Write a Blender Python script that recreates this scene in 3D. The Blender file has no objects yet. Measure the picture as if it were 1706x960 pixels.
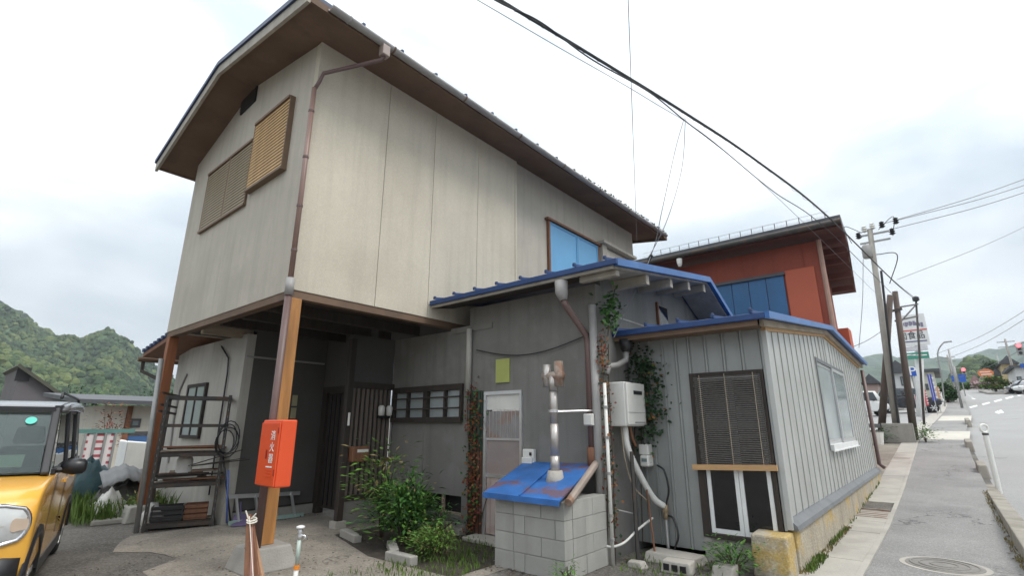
import bpy, bmesh, math, random
from mathutils import Vector, Matrix, noise
random.seed(11)
R = math.radians
S = bpy.context.scene
COL = S.collection

# ---------------------------------------------------------------- camera, sky, sun, exposure
CAM_H, YAW, PITCH, FPX = 1.5, R(40.0), R(15.5), 828.0      # photo pixels are 1706 x 960
cd = bpy.data.cameras.new('camera'); cam = bpy.data.objects.new('camera', cd); COL.objects.link(cam)
cd.sensor_width = 36.0; cd.lens = 36.0 * FPX / 1706.0; cd.clip_start = 0.05; cd.clip_end = 9000
FWD = Vector((math.cos(PITCH) * math.cos(YAW), math.cos(PITCH) * math.sin(YAW), math.sin(PITCH)))
RGT = Vector((math.sin(YAW), -math.cos(YAW), 0)); UPV = RGT.cross(FWD)
m = Matrix((RGT, UPV, -FWD)).transposed().to_4x4(); m.translation = Vector((0, 0, CAM_H))
cam.matrix_world = m; S.camera = cam
S.render.resolution_x, S.render.resolution_y = 1024, 577

SUN_EL, SUN_AZ = R(56), R(-78)          # azimuth from +X towards +Y: over the street, a little behind the camera
w = bpy.data.worlds.new('World'); S.world = w; w.use_nodes = True
nt = w.node_tree; nt.nodes.clear()
def N(t, **k):
    n = nt.nodes.new(t)
    for a, b in k.items(): setattr(n, a, b)
    return n
out = N('ShaderNodeOutputWorld'); bg = N('ShaderNodeBackground'); bg.inputs['Strength'].default_value = 0.1
sky = N('ShaderNodeTexSky', sky_type='NISHITA'); sky.sun_disc = False
sky.sun_elevation = SUN_EL; sky.sun_rotation = math.pi / 2 - SUN_AZ; sky.air_density = 1.0; sky.dust_density = 1.5
tc = N('ShaderNodeTexCoord'); mp = N('ShaderNodeMapping'); mp.inputs['Scale'].default_value = (1.0, 1.0, 2.6)
mp.inputs['Location'].default_value = (0.35, 0.2, 0.1)
nz = N('ShaderNodeTexNoise'); nz.inputs['Scale'].default_value = 1.7; nz.inputs['Detail'].default_value = 6; nz.inputs['Roughness'].default_value = 0.52
nz.inputs['Distortion'].default_value = 0.25
cr = N('ShaderNodeValToRGB')
e = cr.color_ramp.elements
e[0].position = 0.36; e[0].color = (3.5, 4.05, 4.5, 1)
e[1].position = 0.70; e[1].color = (8.8, 9.0, 9.2, 1)
k = e.new(0.46); k.color = (4.8, 5.2, 5.5, 1)
k = e.new(0.55); k.color = (6.4, 6.7, 6.9, 1)
# brighter towards the zenith of a thin overcast
sx = N('ShaderNodeSeparateXYZ'); mr = N('ShaderNodeMapRange'); mr.inputs['From Min'].default_value = 0.0; mr.inputs['From Max'].default_value = 0.75
mr.inputs['To Min'].default_value = -0.06; mr.inputs['To Max'].default_value = 0.06
mg = N('ShaderNodeMapRange'); mg.inputs['From Min'].default_value = 0.0; mg.inputs['From Max'].default_value = 1.0
mg.inputs['To Min'].default_value = 0.74; mg.inputs['To Max'].default_value = 2.15      # an overcast sky is brighter overhead than at the horizon
vm = N('ShaderNodeVectorMath', operation='SCALE')
ad = N('ShaderNodeMath', operation='ADD')
mx = N('ShaderNodeMix', data_type='RGBA'); mx.inputs['Factor'].default_value = 0.93
L = nt.links.new
L(tc.outputs['Generated'], mp.inputs['Vector']); L(mp.outputs['Vector'], nz.inputs['Vector'])
L(tc.outputs['Generated'], sx.inputs['Vector']); L(sx.outputs['Z'], mr.inputs['Value'])
L(nz.outputs['Fac'], ad.inputs[0]); L(mr.outputs['Result'], ad.inputs[1]); L(ad.outputs[0], cr.inputs['Fac'])
L(sky.outputs['Color'], mx.inputs['A']); L(sx.outputs['Z'], mg.inputs['Value']); L(cr.outputs['Color'], vm.inputs[0]); L(mg.outputs['Result'], vm.inputs['Scale']); L(vm.outputs['Vector'], mx.inputs['B'])
L(mx.outputs['Result'], bg.inputs['Color']); L(bg.outputs['Background'], out.inputs['Surface'])

sl = bpy.data.lights.new('sun', 'SUN'); sl.energy = 1.3; sl.angle = R(20); sl.color = (1.0, 0.96, 0.9)
so = bpy.data.objects.new('sun', sl); COL.objects.link(so)
sd = Vector((math.cos(SUN_EL) * math.cos(SUN_AZ), math.cos(SUN_EL) * math.sin(SUN_AZ), math.sin(SUN_EL)))
so.rotation_euler = sd.to_track_quat('Z', 'Y').to_euler(); so.location = sd * 60
S.view_settings.view_transform = 'Standard'; S.view_settings.look = 'None'; S.view_settings.gamma = 1
S.view_settings.use_curve_mapping = False
S.view_settings.exposure = 0.76
S.render.engine = 'CYCLES'; S.cycles.use_denoising = True; S.cycles.max_bounces = 8; S.cycles.transparent_max_bounces = 8

# ---------------------------------------------------------------- photo pixel -> point on a plane
CAMP = Vector((0, 0, CAM_H))
def ray(x, y): return FWD + RGT * ((x - 853) / FPX) - UPV * ((y - 480) / FPX)
def onz(x, y, z=0.0): d = ray(x, y); return CAMP + d * ((z - CAM_H) / d.z)
def onx(x, y, X): d = ray(x, y); return CAMP + d * (X / d.x)
def ony(x, y, Y): d = ray(x, y); return CAMP + d * (Y / d.y)
PROFILE = [(-900, 0), (10, 0), (14, .15), (21, .55), (37, 1.6), (65, 3.4), (100, 6.6), (125, 8.0), (6000, 8.0)]
def zr(x):
    for (a, za), (b, zb) in zip(PROFILE, PROFILE[1:]):
        if x <= b: return za + (zb - za) * (x - a) / (b - a)
    return PROFILE[-1][1]
def ong(x, y, dz=0.0):
    d = ray(x, y); t = 2.0
    while t < 900:
        p = CAMP + d * t
        if p.z <= zr(p.x) + dz: return p
        t += .05 if t < 60 else .3
    return CAMP + d * t

# ---------------------------------------------------------------- materials
MATS = {}
def mat(name, c, rough=.8, var=.12, scale=5.0, metal=0.0, bump=.0, bscale=60.0, streak=0.0, scol=(.05, .045, .04), stretch=(1, 1, 1),
        patch=0.0, pcol=(.2, .1, .05), pscale=2.0, spec=.5, trans=0.0, emit=0.0, coat=0.0, speck=0.0, spscale=120.0, crack=0.0, crscale=.6):
    m = bpy.data.materials.new(name); m.use_nodes = True; MATS[name] = m
    t = m.node_tree; b = t.nodes['Principled BSDF']; ln = t.links.new
    b.inputs['Roughness'].default_value = rough; b.inputs['Metallic'].default_value = metal
    b.inputs['Specular IOR Level'].default_value = spec
    if coat: b.inputs['Coat Weight'].default_value = coat; b.inputs['Coat Roughness'].default_value = .05
    if trans: b.inputs['Transmission Weight'].default_value = trans
    tc = t.nodes.new('ShaderNodeTexCoord')
    def noi(sc, det=5, st=(1, 1, 1), ro=.55):
        mp = t.nodes.new('ShaderNodeMapping'); mp.inputs['Scale'].default_value = st
        n = t.nodes.new('ShaderNodeTexNoise'); n.inputs['Scale'].default_value = sc; n.inputs['Detail'].default_value = det; n.inputs['Roughness'].default_value = ro
        ln(tc.outputs['Object'], mp.inputs['Vector']); ln(mp.outputs['Vector'], n.inputs['Vector']); return n.outputs['Fac']
    def ramp(f, a, bq):
        r = t.nodes.new('ShaderNodeMapRange'); r.inputs['From Min'].default_value = a; r.inputs['From Max'].default_value = bq; ln(f, r.inputs['Value']); return r.outputs['Result']
    def mix(f, A, B, fac=None, blend='MIX'):
        n = t.nodes.new('ShaderNodeMix'); n.data_type = 'RGBA'; n.blend_type = blend
        for s, v in (('A', A), ('B', B)):
            if isinstance(v, tuple): n.inputs[s].default_value = (*v[:3], 1)
            else: ln(v, n.inputs[s])
        if isinstance(f, float): n.inputs['Factor'].default_value = f
        else: ln(f, n.inputs['Factor'])
        return n.outputs['Result']
    def mul(f, k):
        n = t.nodes.new('ShaderNodeMath'); n.operation = 'MULTIPLY'; ln(f, n.inputs[0]); n.inputs[1].default_value = k; return n.outputs[0]
    lo = tuple(max(0, x * (1 - var)) for x in c); hi = tuple(min(1, x * (1 + var)) for x in c)
    colr = mix(ramp(noi(scale, 6, stretch), .3, .7), lo, hi)
    if var: colr = mix(mul(ramp(noi(scale * 9, 3, stretch), .35, .65), .35), colr, tuple(x * (1 - var * .8) for x in c))
    if streak: colr = mix(mul(ramp(noi(1.0, 5, (7, 7, .45)), .48, .78), streak), colr, scol)
    if patch: colr = mix(mul(ramp(noi(pscale, 6), .53, .62), patch), colr, pcol)
    if speck:
        vo = t.nodes.new('ShaderNodeTexVoronoi'); vo.inputs['Scale'].default_value = spscale; ln(tc.outputs['Object'], vo.inputs['Vector'])
        sp_ = t.nodes.new('ShaderNodeSeparateColor'); ln(vo.outputs['Color'], sp_.inputs['Color'])
        colr = mix(mul(ramp(sp_.outputs[0], .55, 1.0), speck), colr, tuple(min(1, x * 1.9 + .03) for x in c)); colr = mix(mul(ramp(sp_.outputs[1], .6, 1.0), speck), colr, tuple(x * .35 for x in c))
    if crack:
        vo = t.nodes.new('ShaderNodeTexVoronoi'); vo.feature = 'DISTANCE_TO_EDGE'; vo.inputs['Scale'].default_value = crscale
        nn = t.nodes.new('ShaderNodeTexNoise'); nn.inputs['Scale'].default_value = 2.2; nn.inputs['Detail'].default_value = 5; ln(tc.outputs['Object'], nn.inputs['Vector'])
        va = t.nodes.new('ShaderNodeVectorMath'); va.operation = 'MULTIPLY_ADD'; ln(nn.outputs['Color'], va.inputs[0]); va.inputs[1].default_value = (.9, .9, .9); ln(tc.outputs['Object'], va.inputs[2]); ln(va.outputs[0], vo.inputs['Vector'])
        f_ = ramp(vo.outputs['Distance'], .008, .002); gate = ramp(noi(.5, 3), .5, .56)
        m2 = t.nodes.new('ShaderNodeMath'); m2.operation = 'MULTIPLY'; ln(f_, m2.inputs[0]); ln(gate, m2.inputs[1])
        colr = mix(mul(m2.outputs[0], crack), colr, tuple(x * .3 for x in c))
    ln(colr, b.inputs['Base Color'])
    if emit:
        ln(colr, b.inputs['Emission Color']); b.inputs['Emission Strength'].default_value = emit
    if bump:
        bn = t.nodes.new('ShaderNodeBump'); bn.inputs['Strength'].default_value = bump; bn.inputs['Distance'].default_value = .02
        ln(noi(bscale, 4), bn.inputs['Height']); ln(bn.outputs['Normal'], b.inputs['Normal'])
    return m
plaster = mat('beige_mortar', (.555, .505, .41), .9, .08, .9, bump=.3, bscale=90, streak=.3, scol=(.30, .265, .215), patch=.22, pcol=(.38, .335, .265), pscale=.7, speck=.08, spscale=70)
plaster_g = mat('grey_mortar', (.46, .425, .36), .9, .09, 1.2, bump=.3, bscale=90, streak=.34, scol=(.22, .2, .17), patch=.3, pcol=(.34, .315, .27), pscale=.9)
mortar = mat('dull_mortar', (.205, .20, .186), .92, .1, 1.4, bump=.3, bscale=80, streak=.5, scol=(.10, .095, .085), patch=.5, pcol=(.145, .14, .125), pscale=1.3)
mortar_p = mat('porch_shade_mortar', (.085, .082, .076), .92, .12, 1.4, bump=.3, bscale=80, streak=.3, scol=(.07, .065, .06))  # darker mortar copy; the shade of the porch recess is in its colour
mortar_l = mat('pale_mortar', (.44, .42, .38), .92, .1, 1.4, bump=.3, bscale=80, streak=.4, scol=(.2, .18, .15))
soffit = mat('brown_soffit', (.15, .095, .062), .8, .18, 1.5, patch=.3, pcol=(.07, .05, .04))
fascia_w = mat('weathered_trim', (.36, .33, .28), .75, .2, 3, streak=.3, scol=(.12, .08, .05))
blue_roof = mat('blue_steel', (.014, .05, .165), .5, .18, 3, bump=.05, bscale=8, patch=.25, pcol=(.02, .05, .16), pscale=3)
blue_rust = mat('faded_blue_steel', (.03, .135, .40), .6, .3, 3, streak=.0, bump=.12, bscale=5, patch=.75, pcol=(.16, .07, .035), pscale=2.3)
dark_blue = mat('dark_blue_steel', (.03, .05, .12), .5, .2, 4)
mossy = mat('mossy_steel', (.045, .065, .035), .9, .3, 8, bump=.4)
brown_pipe = mat('brown_pvc', (.13, .08, .072), .45, .12, 3)
pipe_pale = mat('pale_brown_pvc', (.33, .26, .23), .5, .15, 3)
gut_grey = mat('grey_gutter', (.30, .29, .28), .5, .15, 3)
post_wood = mat('orange_timber', (.40, .185, .055), .6, .28, 3, stretch=(6, 6, .5), bump=.1, bscale=30, streak=.3, scol=(.16, .07, .03))
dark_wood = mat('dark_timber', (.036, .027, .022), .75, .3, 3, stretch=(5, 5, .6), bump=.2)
red_wood = mat('reddish_timber', (.19, .085, .045), .7, .25, 3, stretch=(5, 5, .6), bump=.15)
new_wood = mat('fresh_timber', (.50, .30, .14), .65, .2, 3, stretch=(4, .8, 4), bump=.1)
pale_wood = mat('greyed_timber', (.34, .28, .21), .8, .25, 3, stretch=(.8, 4, 4), bump=.2)
louver = mat('tan_louvre', (.58, .37, .17), .5, .15, 3)
louver_g = mat('dull_louvre', (.33, .265, .175), .55, .18, 3)
black = mat('black_paint', (.018, .018, .02), .5, .3, 4)
blackp = mat('black_plastic', (.02, .02, .022), .35, .1, 4)
dark_int = mat('dark_interior', (.012, .011, .011), .9, .2, 3)
blue_panel = mat('pale_blue_shutter', (.13, .36, .60), .45, .06, 2, streak=.15, scol=(.08, .2, .35))
cream = mat('cream_board', (.62, .57, .47), .7, .08, 2)
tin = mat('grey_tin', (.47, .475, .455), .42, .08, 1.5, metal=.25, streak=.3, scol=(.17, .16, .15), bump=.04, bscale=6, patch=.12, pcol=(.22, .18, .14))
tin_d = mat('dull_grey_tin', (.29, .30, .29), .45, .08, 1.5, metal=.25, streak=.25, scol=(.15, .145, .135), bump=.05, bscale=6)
tin_dark = mat('dark_flashing', (.17, .175, .18), .5, .15, 3, metal=.3, streak=.3)
alu = mat('aluminium', (.62, .62, .62), .35, .08, 4, metal=.7)
white_fr = mat('white_frame', (.72, .72, .71), .4, .06, 4)
white_pl = mat('white_plastic', (.70, .69, .65), .45, .07, 3, streak=.12, scol=(.4, .37, .32))
glass_d = mat('dark_glass', (.014, .013, .014), .05, .2, 2, spec=.6)
glass_f = mat('frosted_glass', (.33, .37, .37), .22, .12, 2, spec=.6)
glass_g = mat('greenish_glass', (.20, .25, .25), .12, .2, 2, spec=.6)
reed = mat('dark_reed', (.10, .092, .085), .9, .4, 4, stretch=(1, 8, 30), bump=.4, bscale=50)
conc = mat('concrete', (.34, .325, .295), .92, .14, 2.5, bump=.35, bscale=50, streak=.25, scol=(.14, .13, .12), patch=.25, pcol=(.22, .21, .19))
conc_l = mat('light_concrete', (.40, .375, .335), .92, .14, 2.0, bump=.4, bscale=45, patch=.35, pcol=(.26, .245, .215), pscale=1.1)
conc_y = mat('yellow_stained_concrete', (.38, .335, .26), .92, .2, 2.0, bump=.5, bscale=40, patch=.75, pcol=(.46, .30, .05), pscale=1.9, streak=.6, scol=(.15, .125, .095), speck=.25, spscale=60)
block = mat('concrete_block', (.35, .345, .32), .95, .1, 3, bump=.5, bscale=110, streak=.35, scol=(.19, .185, .17))
block_b = mat('lighter_concrete_block', (.385, .38, .35), .95, .1, 3, bump=.5, bscale=110, streak=.3, scol=(.21, .20, .18))
steel_rust = mat('rusty_steel', (.33, .27, .23), .6, .2, 3, metal=.2, patch=.7, pcol=(.20, .085, .035), pscale=4)
steel_zinc = mat('galvanised_flue', (.46, .43, .405), .36, .15, 3, metal=.55, patch=.2, pcol=(.26, .18, .13), pscale=3)
rack_steel = mat('grimy_steel', (.055, .05, .046), .7, .3, 5, patch=.5, pcol=(.10, .055, .03), pscale=5)
pole_grey = mat('galvanised_tube', (.30, .30, .29), .5, .15, 5, metal=.3)
red_paint = mat('red_orange_steel', (.72, .085, .022), .45, .07, 2, patch=.12, pcol=(.5, .05, .02))
white_txt = mat('white_print', (.8, .8, .78), .6, 0)
black_txt = mat('black_print', (.02, .02, .03), .6, 0)
# ---------------------------------------------------------------- mesh building
ORG = {}
class MB:
    def __init__(s): s.v = []; s.f = []
    def add(s, vs, fs):
        o = len(s.v); s.v += [tuple(p) for p in vs]; s.f += [tuple(i + o for i in q) for q in fs]; return s
    def hexa(s, p):   # bottom ring 0-3, top ring 4-7
        return s.add(p, [(3, 2, 1, 0), (4, 5, 6, 7), (0, 1, 5, 4), (1, 2, 6, 5), (2, 3, 7, 6), (3, 0, 4, 7)])
    def box(s, x0, x1, y0, y1, z0, z1):
        return s.hexa([(x0, y0, z0), (x1, y0, z0), (x1, y1, z0), (x0, y1, z0), (x0, y0, z1), (x1, y0, z1), (x1, y1, z1), (x0, y1, z1)])
    def bar(s, p, q, w, h, up=(0, 0, 1)):
        p, q = Vector(p), Vector(q); d = (q - p).normalized(); u = Vector(up)
        sd = d.cross(u)
        if sd.length < 1e-4: sd = d.cross(Vector((0, 1, 0)))
        sd.normalize(); u = sd.cross(d); sd *= w / 2; u *= h / 2
        return s.hexa([p - sd - u, q - sd - u, q + sd - u, p + sd - u, p - sd + u, q - sd + u, q + sd + u, p + sd + u])
    def prism(s, pts, vec):
        n = len(pts); a = [Vector(p) for p in pts]; b = [p + Vector(vec) for p in a]
        return s.add(a + b, [tuple(range(n - 1, -1, -1)), tuple(range(n, 2 * n))] + [(i, (i + 1) % n, n + (i + 1) % n, n + i) for i in range(n)])
    def tube(s, pts, r, n=8, cap=True):
        pts = [Vector(p) for p in pts]; rs = r if isinstance(r, (list, tuple)) else [r] * len(pts)
        o = len(s.v); ref = None
        for i, p in enumerate(pts):
            d = (pts[min(i + 1, len(pts) - 1)] - pts[max(i - 1, 0)])
            d = d.normalized() if d.length > 1e-6 else Vector((0, 0, 1))
            if ref is None: ref = Vector((0, 0, 1)) if abs(d.z) < .9 else Vector((1, 0, 0))
            a = d.cross(ref)
            if a.length < 1e-4: a = d.cross(Vector((.3, .9, .2)))
            a.normalize(); b = a.cross(d); ref = b if abs(d.dot(b)) < .9 else ref
            for k in range(n):
                t = 2 * math.pi * k / n; s.v.append(tuple(p + (a * math.cos(t) + b * math.sin(t)) * rs[i]))
        for i in range(len(pts) - 1):
            for k in range(n):
                s.f.append((o + i * n + k, o + i * n + (k + 1) % n, o + (i + 1) * n + (k + 1) % n, o + (i + 1) * n + k))
        if cap:
            s.f.append(tuple(o + k for k in range(n - 1, -1, -1))); e = o + (len(pts) - 1) * n; s.f.append(tuple(e + k for k in range(n)))
        return s
    def cyl(s, c, r, h, n=16, axis=(0, 0, 1)):
        c = Vector(c); a = Vector(axis).normalized(); return s.tube([c, c + a * h], r, n)
    def lathe(s, c, prof, n=16):
        return s.tube([(c[0], c[1], c[2] + z) for r, z in prof], [max(r, .001) for r, z in prof], n)
    def grid(s, rows, closed=False):
        o = len(s.v); w = len(rows[0])
        for r in rows: s.v += [tuple(p) for p in r]
        for i in range(len(rows) - 1):
            for k in range(w if closed else w - 1):
                s.f.append((o + i * w + k, o + i * w + (k + 1) % w, o + (i + 1) * w + (k + 1) % w, o + (i + 1) * w + k))
        return s
    def leaf(s, p, d, n, l, wd):
        d = Vector(d).normalized(); n = Vector(n); sd = d.cross(n)
        if sd.length < 1e-3: sd = d.cross(Vector((1, .3, .2)))
        sd.normalize(); up = sd.cross(d); p = Vector(p)
        return s.add([p, p + d * l * .5 + sd * wd * .5 + up * l * .06, p + d * l, p + d * l * .5 - sd * wd * .5 + up * l * .06], [(0, 1, 2), (0, 2, 3)])
    def mesh(s, name, off=(0, 0, 0)):
        me = bpy.data.meshes.new(name); ox, oy, oz = off
        me.from_pydata([(x - ox, y - oy, z - oz) for x, y, z in s.v], [], s.f)
        bm = bmesh.new(); bm.from_mesh(me); bmesh.ops.recalc_face_normals(bm, faces=bm.faces[:]) if len(s.f) < 60000 else None
        bm.to_mesh(me); bm.free(); return me
    def build(s, name, m, parent=None, smooth=False, bevel=0.0, base=None, seg=2):
        off = ORG[parent.name] if parent else (base if base is not None else s.foot())
        me = s.mesh(name, off); o = bpy.data.objects.new(name, me); COL.objects.link(o); me.materials.append(m)
        if parent: o.parent = parent
        else: o.location = off
        ORG[o.name] = off
        if smooth:
            for p in me.polygons: p.use_smooth = True
        if bevel:
            b = o.modifiers.new('bevel', 'BEVEL'); b.width = bevel; b.segments = seg; b.limit_method = 'ANGLE'; b.angle_limit = R(35)
        return o
    def foot(s):
        xs, ys, zs = zip(*s.v); return ((min(xs) + max(xs)) / 2, (min(ys) + max(ys)) / 2, min(zs))
def tag(o, label, cat, group=None, kind=None):
    if label: o['label'] = label
    if cat: o['category'] = cat
    if group: o['group'] = group
    if kind: o['kind'] = kind
    return o
def thing(name, loc, label, cat, group=None):
    o = bpy.data.objects.new(name, None); COL.objects.link(o); o.location = loc; o.empty_display_size = .2; ORG[o.name] = tuple(loc)
    return tag(o, label, cat, group)
def struct(mb, name, m, **k):
    o = mb.build(name, m, base=(0, 0, 0), **k); o['kind'] = 'structure'; return o
def copy_tree(o, parent=None):
    c = o.copy(); COL.objects.link(c); c.parent = parent; ORG[c.name] = ORG[o.name]
    for ch in o.children: copy_tree(ch, c)
    return c
def piece(parent, name, m, *boxes, **k):
    b = MB()
    for q in boxes: b.box(*q)
    return b.build(name, m, parent, **k)
def text(body, size, pos, right, up, m, name, parent=None, align='CENTER', depth=.002, sx=1.0):
    cu = bpy.data.curves.new('t', 'FONT'); cu.body = body; cu.size = size; cu.align_x = align; cu.align_y = 'CENTER'; cu.extrude = depth; cu.space_line = .92
    t = bpy.data.objects.new('t', cu); COL.objects.link(t); bpy.context.view_layer.update()
    me = bpy.data.meshes.new_from_object(t.evaluated_get(bpy.context.evaluated_depsgraph_get()))
    bpy.data.objects.remove(t); bpy.data.curves.remove(cu)
    rt, u = Vector(right).normalized(), Vector(up).normalized(); nn = rt.cross(u); p = Vector(pos)
    off = Vector(ORG[parent.name]) if parent else p
    for v in me.vertices: v.co = p + rt * v.co.x * sx + u * v.co.y + nn * v.co.z - off
    me.materials.clear(); me.materials.append(m)
    o = bpy.data.objects.new(name, me); COL.objects.link(o); ORG[o.name] = tuple(off)
    if parent: o.parent = parent
    else: o.location = off
    return o
def rnd(a, b): return random.uniform(a, b)

# ---------------------------------------------------------------- ground, road, pavement
gravel = mat('trodden_gravel', (.135, .124, .11), .95, .42, 1.7, bump=.9, bscale=70, speck=.55, spscale=60, patch=.5, pcol=(.27, .25, .215), pscale=.8)
asphalt = mat('old_asphalt', (.25, .242, .234), .93, .18, .9, bump=.5, bscale=120, speck=.4, spscale=95, crack=.75, crscale=.45, patch=.45, pcol=(.16, .156, .153), pscale=.7)
asphalt_r = mat('road_asphalt', (.30, .295, .288), .93, .08, .35, bump=.4, bscale=120, speck=.25, spscale=90, crack=.5, crscale=.15, patch=.3, pcol=(.25, .246, .24), pscale=.25)
apron_c = mat('worn_apron_concrete', (.25, .222, .185), .93, .3, 1.6, bump=.5, bscale=50, speck=.35, spscale=70, crack=.7, crscale=.5, patch=.65, pcol=(.19, .168, .14), pscale=1.1)
paint = mat('road_paint', (.70, .70, .69), .7, .12, 3, patch=.4, pcol=(.4, .4, .39), pscale=4)
soil = mat('dark_soil', (.055, .045, .034), .95, .3, 6, bump=.8, bscale=40)
def bend(x): return 0 if x < 26 else -(x - 26) * .045 if x < 55 else -1.305 - (x - 55) * .02
def sheet(x0, x1, y0, y1, dz, nx=None, ny=1):
    xs = [x0] + [a for a, _ in PROFILE if x0 < a < x1] + [x1]
    return MB().grid([[(x, y0 + (y1 - y0) * j / ny, zr(x) + dz) for j in range(ny + 1)] for x in xs])
XS = sorted(set([-900, -300, -60, -10, 0, 5, 10, 14, 18, 21, 29, 37, 50, 65, 82, 100, 125, 200, 500, 1500, 3500]))
YS = [-3000, -600, -60, -9.5, -.475, -.47, 0, 3, 6, 9, 13, 30, 120, 500, 3000]
struct(MB().grid([[(x, y, zr(x) - (.135 if y < -.472 else 0.0)) for y in YS] for x in XS]), 'ground', gravel)
struct(sheet(-30, 170, -9.4, -.62, -.131), 'road', asphalt_r)
struct(MB().grid([[(-30, -.47, .004), (-30, .95, .004)], [(10, -.47, .004), (10, .95, .004)]] + [[(x, -.47 + bend(x), zr(x) + .004), (x, .95 + bend(x), zr(x) + .004)] for x in (14, 21, 28, 37, 50, 65, 100)]), 'pavement', asphalt)
struct(sheet(15.7, 25.0, 1.42, 6.5, .004), 'yard_apron', apron_c)
MB_ap = MB(); rng = random.Random(3); el = [(2.2 + .5 * math.sin(i * 1.3) * .4 + rng.uniform(-.12, .12), 3.9 + i * .32) for i in range(17)]
MB_ap.add([(x, y, .0045) for x, y in el] + [(5.49, 8.9, .0045), (5.49, 3.9, .0045)], [tuple(range(19))])
struct(MB_ap, 'entrance_apron', apron_c)
# gutter cover slabs beside the pavement: one by one while they can be told apart
gut = bpy.data.objects.new('gutter_cover', None); COL.objects.link(gut); gut['kind'] = 'structure'; ORG[gut.name] = (0, 0, 0)
x = 2.4
while x < 33:
    ln_ = .98 if x < 20 else 1.96
    grate = 10.55 < x < 11.5 or 19.9 < x < 20.1
    if not grate:
        j = rnd(-.004, .004)
        MB().hexa([(x + .007, .965, zr(x) - .08), (x + ln_, .965, zr(x + ln_) - .08), (x + ln_, 1.425, zr(x + ln_) - .08), (x + .007, 1.425, zr(x) - .08),
                   (x + .007, .965, zr(x) + .02 + j), (x + ln_, .965, zr(x + ln_) + .02 + j), (x + ln_, 1.425, zr(x + ln_) + .017 + j), (x + .007, 1.425, zr(x) + .017 + j)]).build('slab', conc_l, gut, bevel=.008)
    x += ln_ + .005
MB().grid([[(a, .90, zr(a) + .006), (a, .90, zr(a) + .03), (a, .962, zr(a) + .03), (a, .962, zr(a) - .05)] for a in (-10, 2, 6, 10, 14, 18, 21, 29, 37)]).build('edge_strip', conc_l, gut)
struct(MB().grid([[(a, y + bend(a), zr(a) + .012) for y in (.96, 1.6)] for a in (33, 37, 50, 65, 90)]), 'gutter_strip', conc_l)
for gx, gl in ((10.6, .9), (20.0, 1.9)):
    g = thing('drain_grating', (gx, 1.2, zr(gx)), 'rusty slotted drain grating beside the tin shed wall' if gx < 15 else 'small slotted drain grating near the timber pole', 'grating', 'gutter gratings')
    piece(g, 'frame', steel_rust, (gx, gx + gl, .968, .985, zr(gx) - .03, zr(gx) + .022), (gx, gx + gl, 1.405, 1.422, zr(gx) - .03, zr(gx) + .022))
    nb = int(gl / .14)
    for i in range(nb):
        MB().bar((gx + .05 + i * gl / nb, .986, zr(gx + i * gl / nb) + .012), (gx + .05 + i * gl / nb, 1.404, zr(gx + i * gl / nb) + .012), .06, .03).build('bar', steel_rust, g)
    piece(g, 'pit', dark_int, (gx, gx + gl, .99, 1.40, zr(gx) - .1, zr(gx) - .05))
# manhole cover
mc = thing('manhole_cover', (7.75, .27, .004), 'round iron manhole cover set in the pavement', 'manhole cover')
iron = mat('worn_iron', (.24, .225, .205), .7, .2, 8, metal=.3, bump=.5, bscale=40)
MB().lathe((7.75, .27, 0), [(.40, .0), (.40, .008), (.355, .0085)], 40).build('ring', conc_l, mc)
MB().lathe((7.75, .27, 0), [(.345, .004), (.345, .012), (.335, .013)], 40).build('lid', iron, mc)
for r_ in (.12, .22, .30):
    b = MB(); b.tube([(7.75 + r_ * math.cos(t * math.pi / 16), .27 + r_ * math.sin(t * math.pi / 16), .014) for t in range(33)], .008, 5, False); b.build('rib', iron, mc)
# low kerb wall at the road's edge, then stubs between driveways
kerb_m = mat('mossy_kerb_concrete', (.30, .275, .235), .95, .2, 3, bump=.6, bscale=40, patch=.5, pcol=(.16, .145, .11), pscale=2)
kb = thing('kerb_wall', (9, -.55, 0), 'long low concrete kerb wall between the pavement and the road, nearest the viewer', 'kerb', 'kerb walls along the road')
kx = 1.0
while kx < 14.6:
    MB().hexa([(kx, -.66, -.2), (kx + 1.69, -.66, -.2), (kx + 1.69, -.41, -.2), (kx, -.41, -.2), (kx, -.635, .205), (kx + 1.69, -.635, .205), (kx + 1.69, -.43, .205), (kx, -.43, .205)]).build('kerb_block', kerb_m, kb, bevel=.015)
    kx += 1.70
for i, (a, b_, h) in enumerate(((17.5, 18.6, .2), (24.0, 25.2, .22), (36, 38, .25))):
    q = MB(); o_ = bend(a); q.hexa([(a, -.66 + o_, zr(a) - .2), (b_, -.66 + o_, zr(b_) - .2), (b_, -.42 + o_, zr(b_) - .2), (a, -.42 + o_, zr(a) - .2), (a + .1, -.63 + o_, zr(a) + h), (b_ - .1, -.63 + o_, zr(b_) + h), (b_ - .1, -.45 + o_, zr(b_) + h), (a + .1, -.45 + o_, zr(a) + h)])
    tag(q.build('kerb_stub', kerb_m, bevel=.03), ('short broken kerb block just beyond the white delineator', 'short kerb block beside the first pale driveway slab', 'farthest kerb block near the road signs')[i], 'kerb', 'kerb walls along the road')
for i, (a, b_) in enumerate(((27.0, 31.5), (39.5, 45))):
    o = struct(MB().grid([[(x_, y + bend(x_), zr(x_) + .012) for y in (-.6, .89)] for x_ in ((a, b_) if b_ < 37 or a > 37 else (a, 37, b_))]), 'driveway_slab', mat('pale_driveway_concrete%d' % i, (.50, .47, .41), .92, .12, 1.0, bump=.3))
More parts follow.
